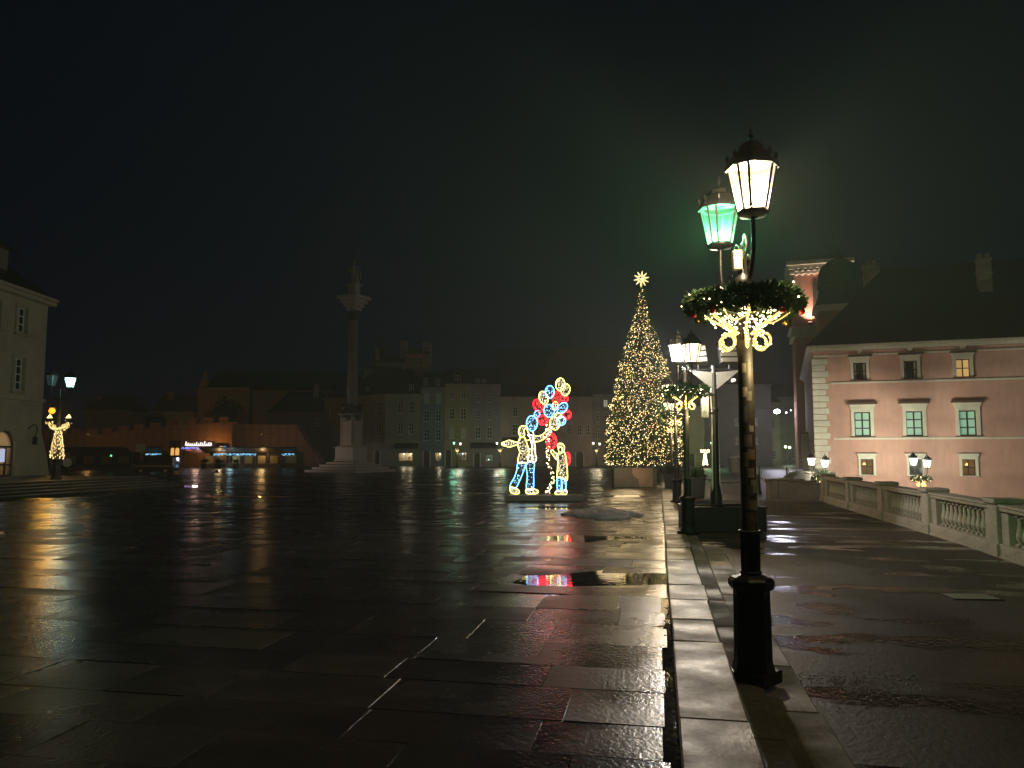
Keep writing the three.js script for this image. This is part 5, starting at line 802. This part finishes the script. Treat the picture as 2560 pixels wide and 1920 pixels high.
// ---------------------------------------------------------------- the pale house on the left terrace
{
  const w = 14.7, h = 11.1, H = thing('pale_house', 'pale plaster house on the left terrace with a dark mansard roof and arched lit door', 'house', [-29.5, 0.55, -34.4], PI / 2 + 0.034);
  // local x runs away from the viewer, front faces the square
  const win = [{ x: 12.0, y: 8.8, w: 1.05, h: 1.5, nx: 2, ny: 3 }, { x: 12.0, y: 5.25, w: 1.1, h: 1.95, nx: 2, ny: 4 }, { x: 9.4, y: 8.8, w: 1.05, h: 1.5, nx: 2, ny: 3 }, { x: 9.4, y: 5.25, w: 1.1, h: 1.95, nx: 2, ny: 4 }, { x: 6.6, y: 8.8, w: 1.05, h: 1.5, nx: 2, ny: 3 }];
  const door = { x: 11.1, y: 0.02, w: 1.9, h: 2.75, arch: true };
  const m = S([0.42, 0.38, 0.3], 0.9, { map: T_streak });
  mesh('wall', [facade(w, h, 0.45, [...win, door]), bx(0.4, h, 11, 0.2, h / 2, -5.95), bx(0.4, h, 11, w - 0.2, h / 2, -5.95), bx(w - 0.8, h, 0.3, w / 2, h / 2, -11.3), bx(w - 0.8, 0.2, 10.6, w / 2, 3.4, -5.8)], m, H);
  win.forEach(o => { windowPart(H, { ...o, f: 0.07, b: 0.08 }, -0.2, M.frameWhite, M.glassDark); });
  win.forEach(o => mesh('window_surround', [bx(0.16, o.h + 0.3, 0.08, o.x - o.w / 2 - 0.085, o.y + o.h / 2, 0.042), bx(0.16, o.h + 0.3, 0.08, o.x + o.w / 2 + 0.085, o.y + o.h / 2, 0.042), rb(o.w + 0.5, 0.09, 0.2, o.x, o.y - 0.2, 0.102, 0.02)], m, H));
  mesh('cornice', [rb(w + 0.3, 0.25, 0.5, w / 2, h - 0.1, 0.252, 0.03), rb(w + 0.5, 0.2, 0.6, w / 2, h + 0.14, 0.27, 0.03), rb(0.4, 0.2, 11, w + 0.18, h + 0.14, -5.6, 0.03)], m, H);
  mesh('string_course', rb(w + 0.1, 0.22, 0.16, w / 2, 4.75, 0.082, 0.02), m, H);
  mesh('buttress', prism([[0.002, 0], [1.5, 0], [1.1, 1.3], [0.45, 2.6], [0.002, 3.2]], 3.0, -3.2).translate(w, 0, 0), m, H);
  const roof = mesh('roof', [hip(w, 11.5, 4.4, 0, h + 0.25, 0, 1.5, 0.35), hip(w - 2.4, 9, 3.4, 1.2, h + 3.0, -1.2, 3, 0)], M.roof, H);
  mesh('dormer', [bx(1.2, 1.6, 1.6, 10.1, h + 1.7, -1.0)], M.roof, roof); mesh('dormer_window', [bx(0.9, 1.2, 0.06, 10.1, h + 1.75, -0.16)], S([0.16, 0.15, 0.13], 0.6), roof);
  // arched shop door, light inside
  const dg = []; const arc = new THREE.TorusGeometry(0.92, 0.06, 6, 20, PI).translate(door.x, door.y + door.h - 0.95, -0.2); dg.push(arc, bx(0.1, 1.8, 0.1, door.x - 0.92, 0.92, -0.2), bx(0.1, 1.8, 0.1, door.x + 0.92, 0.92, -0.2), bx(1.9, 0.12, 0.1, door.x, 1.82, -0.2), bx(0.1, 1.75, 0.1, door.x - 0.3, 0.88, -0.2), bx(0.1, 1.75, 0.1, door.x + 0.35, 0.88, -0.2), bx(1.8, 0.1, 0.08, door.x, 0.75, -0.2), bx(1.8, 0.14, 0.08, door.x, 0.09, -0.2));
  const d = mesh('door', dg, M.wood, H);
  for (const [x, y, ww, hh] of [[-0.6, 1.28, 0.5, 0.95], [0.03, 1.28, 0.55, 0.95], [0.63, 1.28, 0.45, 0.95], [-0.6, 0.42, 0.5, 0.56], [0.03, 0.42, 0.55, 0.56], [0.63, 0.42, 0.45, 0.56]]) mesh('pane', bx(ww, hh, 0.015, door.x + x, y, -0.21), clearPane, d);
  mesh('fanlight', new THREE.CylinderGeometry(0.88, 0.88, 0.015, 20, 1, false, PI / 2, PI).rotateX(PI / 2).translate(door.x, 1.9, -0.21), clearPane, d);
  mesh('notice', bx(0.62, 0.78, 0.02, door.x + 0.12, 1.3, -0.19), glow([0.5, 0.55, 0.75], 0.9), d);
  mesh('shop_room', [bx(3.6, 3.0, 0.06, door.x, 1.5, -2.4), bx(0.06, 3, 2, door.x - 1.8, 1.5, -1.45), bx(0.06, 3, 2, door.x + 1.8, 1.5, -1.45)], S([0.55, 0.42, 0.28], 0.9), H);
  mesh('room_lamp', sph(0.14, door.x, 2.5, -1.3), glow([1, 0.82, 0.58], 6), H); const l = new THREE.PointLight(C(1, 0.8, 0.55), 3.2); l.position.set(door.x, 2.5, -1.3); l.castShadow = true; l.shadow.radius = 5; H.add(l);
  mesh('lantern_arm', [tube([[13.2, 2.9, 0], [13.2, 3.2, 0.4], [13.2, 2.9, 0.6], [13.2, 2.4, 0.5]], 0.03, 20, 5), rb(0.22, 0.5, 0.22, 13.2, 2.2, 0.5, 0.03)], M.iron, H);
}
{ // lamp-less sign bracket and litter bin near the terrace end
  const o = thing('round_sign', 'small round pale sign on a post past the end of the terrace steps', 'sign', [-29.9, 0, -52]);
  mesh('post', rod([0, 0, 0], [0, 1.6, 0], 0.03), M.iron, o); mesh('disc', cyl(0.3, 0.3, 0.03, 0, 1.35, 0.04, 20).rotateX(0), M.white, o).rotation.set(0, 0, 0);
  o.children[1].geometry.translate(0, -1.35, -0.04).rotateX(PI / 2).translate(0, 1.35, 0.05);
  const s = thing('information_board', 'pale rectangular board on a post before the red town wall, left of the van', 'sign', [-36.1, 0, -75]);
  mesh('post', rod([0, 0, 0], [0, 2.9, 0], 0.045), M.iron, s); mesh('board', rb(0.95, 0.82, 0.05, 0, 2.42, 0.07, 0.02), S([0.5, 0.48, 0.44], 0.7, { map: T_streak }), s);
}
// ---------------------------------------------------------------- old town wall, church and houses behind it
{
  const Wl = thing('town_wall', 'long red brick town wall with battlements behind the market stalls', 'town wall');
  const pts = [[-92, -110, 4.4], [-60, -112, 4.6], [-47.7, -112, 6.0], [-40, -112, 6.4]];
  for (let i = 0; i < 3; i++) {
    const [x0, z0, h0] = pts[i], [x1, z1, h1] = pts[i + 1], L = Math.hypot(x1 - x0, z1 - z0), a = -Math.atan2(z1 - z0, x1 - x0);
    mesh('wall', [prism([[0, -0.5], [L, -0.5], [L, h1], [0, h0]], 1.2, -1.2).rotateY(a).translate(x0, 0, z0)], M.brick, Wl);
    for (let x = 0.4; x < L - 1; x += 2.3) mesh('merlon', [bx(1.3, 0.8, 1.0, x + 0.65, h0 + (h1 - h0) * (x + 0.65) / L + 0.38, -0.62).rotateY(a).translate(x0, 0, z0)], M.brick, Wl);
  }
  mesh('bastion', [prism([[0, -0.5], [12.8, -0.5], [12.6, 1.0], [10.8, 3.1], [9.1, 5.9], [0, 6.0]], 3, -1.6).translate(-39.95, 0, -111.4)], M.brick, Wl);
  const Ch = thing('church', 'church with a tall dark roof and one arched window behind the town wall', 'church', [-53.5, 0, -135]);
  const wm = S([0.34, 0.24, 0.15], 0.9, { map: T_streak });
  mesh('wall', [facade(7.3, 13.3, 0.5, [{ x: 3.7, y: 9.4, w: 1.5, h: 2.2, arch: true }]), bx(24, 13, 12, 19.5, 6.4, -6.8), bx(7.2, 13.2, 11, 3.7, 6.6, -6.2)], wm, Ch);
  mesh('gable', [prism([[-1.9, 0], [-1.9, 12.7], [-0.7, 16.4], [0, 13.3], [0, 0]], 0.8, -0.9)], wm, Ch);
  mesh('window', [bx(0.08, 2.1, 0.06, 3.7, 10.4, -0.3), bx(1.4, 0.08, 0.06, 3.7, 10.2, -0.302), bx(1.4, 0.08, 0.06, 3.7, 10.9, -0.302)], M.frameDark, Ch);
  mesh('pane', [bx(1.5, 2.3, 0.03, 3.7, 10.5, -0.35)], S([0.5, 0.42, 0.3], 0.4), Ch);
  mesh('roof', [hip(32, 13, 3.4, -0.6, 13.3, 0, 0.3, 0.3)], M.roof, Ch);
  house('low dark house with a chimney in front of the church roof', -36.6, -116, 0.1, 9.4, 8.0, 8, [0.2, 0.12, 0.08], { win: [{ x: 7.2, y: 6.1, w: 0.7, h: 1.1 }], roof: 3.4, inset: 2.4, chim: [{ x: 6.4, y: 11.4, z: -3, w: 0.8, h: 2.2 }] });
  house('far dark house with pale gable left of the church', -74, -133, 0, 7, 9.2, 8, [0.3, 0.27, 0.22], { roof: 2.8, inset: 0.1, chim: [{ x: 0.8, y: 11, z: -3, w: 0.9, h: 1.8 }] });
  house('far dark house whose roof shows between the pale house and the church', -62.5, -134, 0, 7, 9.0, 8, [0.26, 0.24, 0.2], { roof: 3.2, inset: 0.1, chim: [{ x: 1.6, y: 11.8, z: -3, w: 0.9, h: 1.6 }] });
  for (const [x, z, h, r, t] of [[-45.2, -122, 10.5, 2.6, 'dark rounded tree before the church wall'], [-54.5, -118, 7.6, 1.6, 'small dark bush at the foot of the church gable']]) {
    const T = thing('tree', t, 'tree', [x, 0, z]); mesh('trunk', lathe([[0.3, 0], [0.2, 3], [0.08, h * 0.7], [0, h * 0.72]], 8), M.wood, T);
    mesh('crown', sprigs(900, () => { const a = R(0, 2 * PI), b = Math.acos(R(-1, 1)), q = r * Math.cbrt(rnd()) * (0.8 + 0.4 * vnoise(a * 2 + 9, b * 3, 64)); return [[Math.cos(a) * Math.sin(b) * q, h - r + Math.cos(b) * q, Math.sin(a) * Math.sin(b) * q], [0, 0.3, 0]]; }, 0.6), M.needle, T);
  }
  for (const [x, z, t] of [[-58, -105.5, 'amber lantern on the red town wall above the left stalls'], [-34, -104.6, 'amber lantern on the right bastion of the red town wall']]) { const q = thing('wall_lantern', t, 'lantern', [x, 4.4, z]); mesh('bracket', rod([0, 0.1, -6.2], [0, 0.1, 0], 0.04), M.iron, q); mesh('globe', sph(0.09, 0, 0, 0, 10, 8), glow([1, 0.45, 0.08], 0.25), q); const l = new THREE.PointLight(C(1, 0.5, 0.16), 6); l.shadow.radius = 8; q.add(l); }
  { const q = thing('street_lamp', 'amber lamp mostly hidden behind the town wall, lighting the church front', 'street lamp', [-53, 0, -121]); mesh('pole', rod([0, 0, 0], [0, 5.6, 0], 0.06), M.iron, q); mesh('globe', sph(0.15, 0, 5.6, 0, 10, 8), glow([1, 0.45, 0.08], 0.6), q); const l = new THREE.PointLight(C(1, 0.52, 0.18), 26); l.position.set(0, 5.6, 0); l.shadow.radius = 8; q.add(l); }
  const ol = thing('wall_lantern', 'amber lantern that lights a patch of the red town wall above the market gate', 'lantern', [-42.9, 3.0, -110.2]);
  mesh('bracket', rod([0, 0.1, -1.2], [0, 0.1, 0], 0.04), M.iron, ol); mesh('globe', sph(0.16, 0, 0, 0, 10, 8), glow([1, 0.55, 0.12], 1.2), ol);
  const l = new THREE.PointLight(C(1, 0.5, 0.12), 12); l.position.set(0, 0, 0); l.shadow.radius = 8; ol.add(l);
}
// ---------------------------------------------------------------- the Christmas market
{
  const amber = S([0.4, 0.27, 0.1], 0.8), tealL = [glow([0.2, 0.8, 1], 1.6), glow([0.5, 0.85, 1], 2.2), glow([0.1, 0.4, 1], 2)];
  function stall(label, x, z, w, n, lights) {
    const s = thing('market_stall', label, 'market stall', [x, 0, z]);
    mesh('roof', prism([[-0.4, 2.05], [1.6, 2.75], [1.65, 2.65], [-0.4, 1.95]], w).rotateY(-PI / 2).translate(w, 0, 0), M.wood, s).position.set(0, -0.1, 0.4);
    mesh('counter', rb(w, 0.55, 0.8, w / 2, 0.27, 0, 0.03), M.wood, s);
    mesh('back_wall', bx(w, 2, 0.06, w / 2, 1, -1.6), M.wood, s);
    for (let i = 0; i <= n; i++) mesh('post', bx(0.12, 1.95, 0.12, 0.06 + (w - 0.12) * i / n, 0.975, 0.3), M.wood, s);
    for (let i = 0; i < n; i++) mesh('panel', [rb(w / n * 0.6, 1.05, 0.05, w / n * (i + 0.5) + R(-0.1, 0.1), 1.0, 0.22, 0.01)], amber, s);
    if (lights) { const q = [[], [], []]; for (let i = 0; i < lights[2]; i++) q[i % 3].push([R(lights[0], lights[1]), 1.85 - Math.abs(R(-0.3, 0.3)) * rnd() - 0.06, 0.72 + R(-0.05, 0.05)]); q.forEach((l, i) => mesh('icicle_lights', bulbs(l, 0.034), tealL[i], s, 'stuff')); }
    return s;
  }
  stall('long market stall with amber panels under a teal fringe of icicle lights', -39.8, -100, 10, 6, [1.4, 6.9, 240]);
  stall('short market stall end with a teal light fringe right of the long stall', -29.7, -100.2, 2.2, 1, [0.05, 1.7, 60]);
  stall('market stall with a small teal light fringe left of the gate sign', -47.6, -100, 3.2, 2, [0.5, 2.5, 80]);
  stall('unlit market stall at the left end behind the round sign', -57.5, -99, 9, 4, null);
  const lamp = (x, y, z, c, k) => { const l = new THREE.PointLight(C(...c), k); l.position.set(x, y, z); l.shadow.radius = 15; l.castShadow = true; scene.add(l); };
  lamp(-36, 1.5, -98.6, [0.5, 0.8, 0.9], 2.6); lamp(-37.5, 1.9, -98.9, [1, 0.7, 0.3], 4); lamp(-32, 1.9, -98.9, [1, 0.7, 0.3], 4);
  const g = thing('market_gate', 'wooden market gate with arched amber windows under a glowing pinkish script sign', 'gate', [-44.2, 0, -99.6]);
  mesh('tower', [bx(1.5, 3.5, 1, 0.75, 1.75, -0.5)], M.wood, g); mesh('tower', [bx(1.5, 3.2, 1, 6.6, 1.6, -0.5)], M.wood, g);
  mesh('beam', [bx(4.4, 0.5, 0.6, 3.7, 2.2, -0.4)], M.wood, g); mesh('sign_board', [bx(4.3, 0.95, 0.08, 3.6, 3.0, -0.3)], M.wood, g);
  for (const [x, w, y, h] of [[0.4, 0.42, 1.6, 0.95], [1.02, 0.5, 1.6, 0.95], [6.65, 0.5, 2.1, 0.68]]) { const s = new THREE.Shape(); s.moveTo(-w / 2, 0); s.lineTo(w / 2, 0); s.lineTo(w / 2, h - w / 2); s.absarc(0, h - w / 2, w / 2, 0, PI, false); mesh('arched_window', new THREE.ExtrudeGeometry(s, { depth: 0.04, bevelEnabled: false }).translate(x, y, 0.005), glow([1, 0.52, 0.12], 0.95), g); }
  const bl = [[], []]; for (let i = 0; i < 120; i++) bl[i % 2].push([1.5 + rnd() * 2.7, 2.5 + R(-0.12, 0.12) + 0.05 * Math.sin(i), 0.02]); mesh('blue_lights', bulbs(bl[0], 0.035), glow([0.12, 0.2, 1], 2.6), g, 'stuff'); mesh('blue_lights', bulbs(bl[1], 0.03), glow([0.45, 0.5, 1], 2.6), g, 'stuff');
  const rl = []; for (let i = 0; i < 22; i++) rl.push([2.2 + rnd() * 0.8, 2.22 + R(-0.05, 0.05), 0.03]); mesh('red_lights', bulbs(rl, 0.03), glow([1, 0.08, 0.1], 2), g, 'stuff');
  // neon script: running loops, too blurred in the photograph to read
  const word = (x, hs, w) => { const p = []; hs.forEach((h, i) => { const a = x + i * w; p.push([a, 2.86, 0.08], [a + w * 0.3, 2.86 + h * 0.55, 0.08], [a + w * 0.45, 2.86 + h, 0.08], [a + w * 0.25, 2.86 + h * 0.5, 0.1], [a + w * 0.55, 2.84, 0.08]); }); return tube(p, 0.036, p.length * 5, 5); };
  mesh('neon_script', [word(2.05, [0.5, 0.34, 0.24, 0.24, 0.24, 0.42, 0.24, 0.4], 0.27), word(4.2, [0.34, 0.54, 0.24, 0.4, 0.36], 0.27)], glow([1, 0.78, 0.74], 3.2), g);
  const l = new THREE.PointLight(C(1, 0.6, 0.45), 5); l.position.set(3.7, 2.4, 0.6); l.shadow.radius = 15; g.add(l);
  const f = thing('lit_balloon', 'small glowing blue balloon right of the market gate', 'balloon', [-36.9, 2.45, -99]); mesh('skin', new THREE.SphereGeometry(0.28, 14, 10).scale(1, 1.1, 1), glow([0.2, 0.42, 1], 1.1), f); mesh('string', rod([0, -0.3, 0], [0.05, -1.6, 0], 0.012), M.iron, f);
  // blue lights and little tents glimpsed left of the monument foot
  const b = thing('market_stall', 'lit stall with a pale roof and blue bulbs half hidden by the monument base', 'market stall', [-24.2, 0, -104]);
  mesh('roof', [prism([[0, 2.7], [1.1, 2.2], [3.8, 2.35], [3.8, 2.55], [1.2, 2.5]], 1.4, -0.7)], M.canvas, b); mesh('post', [rod([0.5, 0, 0.5], [0.5, 2.3, 0.5], 0.05), rod([3.4, 0, 0.5], [3.4, 2.3, 0.5], 0.05)], M.wood, b); mesh('counter', rb(3.4, 0.7, 0.8, 2, 0.35, 0.2, 0.03), M.wood, b);
  mesh('strip_lamp', [bx(1.3, 0.08, 0.1, 2.9, 2.3, 0.72), bx(1.6, 0.06, 0.08, 2.8, 1.95, 0.5)], glow([0.7, 0.85, 1], 1.4), b);
  for (const [x, y, r, c] of [[2.0, 0.95, 0.28, [0.25, 0.4, 1]], [2.75, 0.65, 0.2, [0.3, 0.5, 1]], [1.2, 1.25, 0.1, [0.4, 0.6, 1]], [1.5, 1.45, 0.09, [0.5, 0.9, 1]], [1.4, 1.75, 0.12, [0.9, 1, 0.7]], [2.2, 1.72, 0.12, [1, 0.95, 0.6]], [2.65, 1.7, 0.11, [1, 0.95, 0.6]]]) mesh('bulb', sph(r, x, y, 0.75, 12, 8), glow(c, 1.6), b);
  lamp(-21.8, 1.6, -102.8, [0.6, 0.75, 1], 5);
  const gl = thing('signal_lamp', 'small green signal lamp on a thin post in the dark beside the terrace', 'lamp', [-41.5, 0, -80]); mesh('post', rod([0, 0, 0], [0, 1.65, 0], 0.04), M.iron, gl); mesh('lamp', sph(0.09, 0, 1.65, 0.06), glow([0.1, 1, 0.35], 2.5), gl);
}
{ // dark van parked before the wall
  const v = thing('parked_van', 'dark van parked at the far edge of the square before the red wall', 'van', [-33.1, 0, -72], 0.05);
  mesh('body', [prism([[-1.72, 0.3], [1.7, 0.3], [1.74, 0.6], [1.72, 1.5], [1.6, 1.66], [-0.6, 1.68], [-0.75, 1.64], [-1.2, 1.02], [-1.62, 0.9], [-1.75, 0.72]], 1.4, -0.7, 0.05)], P([0.02, 0.025, 0.022], 0.25, { clearcoat: 1 }), v);
  for (const s of [-1, 1]) { for (const [a, b, c, d] of [[-1.02, -0.62, -0.55, -0.55], [-0.42, -0.42, 0.4, 0.4], [0.52, 0.52, 1.5, 1.48]]) mesh('side_window', prism([[a, 1.05], [c, 1.05], [d, 1.5], [b, 1.5]], 0.02, s * 0.755 - 0.01), M.glassDark, v); for (const x of [-1.12, 1.12]) { const w = mesh('wheel', [new THREE.TorusGeometry(0.22, 0.09, 8, 20).translate(x, 0.31, s * 0.69)], M.rubber, v); mesh('rim', cyl(0.16, 0.16, 0.08, 0, 0, 0, 14).rotateX(PI / 2).translate(x, 0.31, s * 0.74), S([0.5, 0.5, 0.48], 0.3, { metalness: 0.8 }), w); } }
  mesh('windscreen', prism([[-1.21, 1.06], [-1.17, 1.06], [-0.79, 1.6], [-0.83, 1.6]], 1.3, -0.65), M.glassDark, v);
  for (const s of [-1, 1]) { mesh('headlight', rb(0.08, 0.14, 0.26, -1.77, 0.78, s * 0.52, 0.03), M.white, v); mesh('wing_mirror', rb(0.1, 0.14, 0.16, -0.86, 1.12, s * 0.86, 0.03), M.black, v); }
  mesh('bumper', [rb(0.12, 0.18, 1.5, -1.78, 0.42, 0, 0.04), rb(0.12, 0.18, 1.5, 1.77, 0.42, 0, 0.04)], M.black, v);
  mesh('side_trim', [bx(3.2, 0.05, 0.02, 0, 0.74, 0.762)], M.frameWhite, v);
}
{ // bollards, litter bin and barrel planters
  const proto = thing('bollard', 'dark cast bollard on the cobbles, the one nearest the castle wall', 'bollard', [19.4, 0, -54.5], 0, 'street bollards');
  mesh('post', lathe([[0.17, 0], [0.16, 0.1], [0.12, 0.16], [0.11, 0.75], [0.14, 0.8], [0.13, 0.88], [0.06, 0.96], [0, 0.98]], 12), M.iron, proto);
  [[12.2, -38.4, 'dark bollard on the cobbles just past the walkway end, left of the street'], [18.6, -58, 'dark bollard farther up the left side of the cobbled street']].forEach(([x, z, t]) => { const c = proto.clone(); c.name = numbered('bollard'); c.position.set(x, 0, z); c.userData = { ...proto.userData, label: t }; scene.add(c); });
  const ch = thing('chain', 'dark chain sagging between the two left bollards', 'chain'); const A = V(12.2, 0.85, -38.4), B = V(9.6, 0.85, -40.2), n = 26; const links = [];
  for (let i = 0; i < n; i++) { const u = (i + 0.5) / n, p = A.clone().lerp(B, u); p.y -= 0.34 * (1 - (2 * u - 1) ** 2); links.push(new THREE.TorusGeometry(0.05, 0.014, 5, 10).scale(1.5, 1, 1).rotateX(i % 2 ? PI / 2 : 0).rotateY(0.6).translate(p.x, p.y, p.z)); } mesh('links', links, M.iron, ch);
  const c2 = proto.clone(); c2.name = numbered('bollard'); c2.position.set(9.6, 0, -40.2); c2.userData = { ...proto.userData, label: 'dark bollard hidden mostly behind the nearest lamp pole' }; scene.add(c2);
  const bin = thing('litter_bin', 'round litter bin with a pale lit lid beyond the nearest lamp pole', 'litter bin', [21.6, 0, -75]);
  mesh('body', lathe([[0.4, 0], [0.5, 0.1], [0.62, 1.45], [0.6, 1.5]], 18), S([0.25, 0.25, 0.2], 0.6), bin); mesh('lid', lathe([[0.7, 1.5], [0.72, 1.56], [0.4, 1.68], [0, 1.7]], 18), M.white, bin);
  for (const [i, x] of [[0, -38.2], [1, -36.4], [2, -34.3]]) { const o = thing('barrel_planter', ['leftmost', 'middle', 'rightmost'][i] + ' of three dim barrel planters before the long market stall', 'planter', [x, 0, -96], 0, 'planters before the stalls'); mesh('tub', lathe([[0.3, 0], [0.42, 0.3], [0.46, 0.55], [0.38, 0.58], [0, 0.55]], 12), M.wood, o); mesh('twigs', sprigs(60, () => [[R(-0.3, 0.3), 0.55 + R(0, 0.3), R(-0.3, 0.3)], [0, 1, 0]], 0.4), M.needle, o); }
}
// the tree at the far end and the drizzle-dark ring of kerb before the houses
mesh('pavement', [rb(48, 0.14, 6.5, 2, -0.03, -103.2, 0.03)], slabMats[0]).userData.kind = 'structure';

scene.traverse(o => { if (o.isMesh) { o.castShadow = true; o.receiveShadow = true; } });
renderer.setSize(1024, 768);
renderer.render(scene, camera);
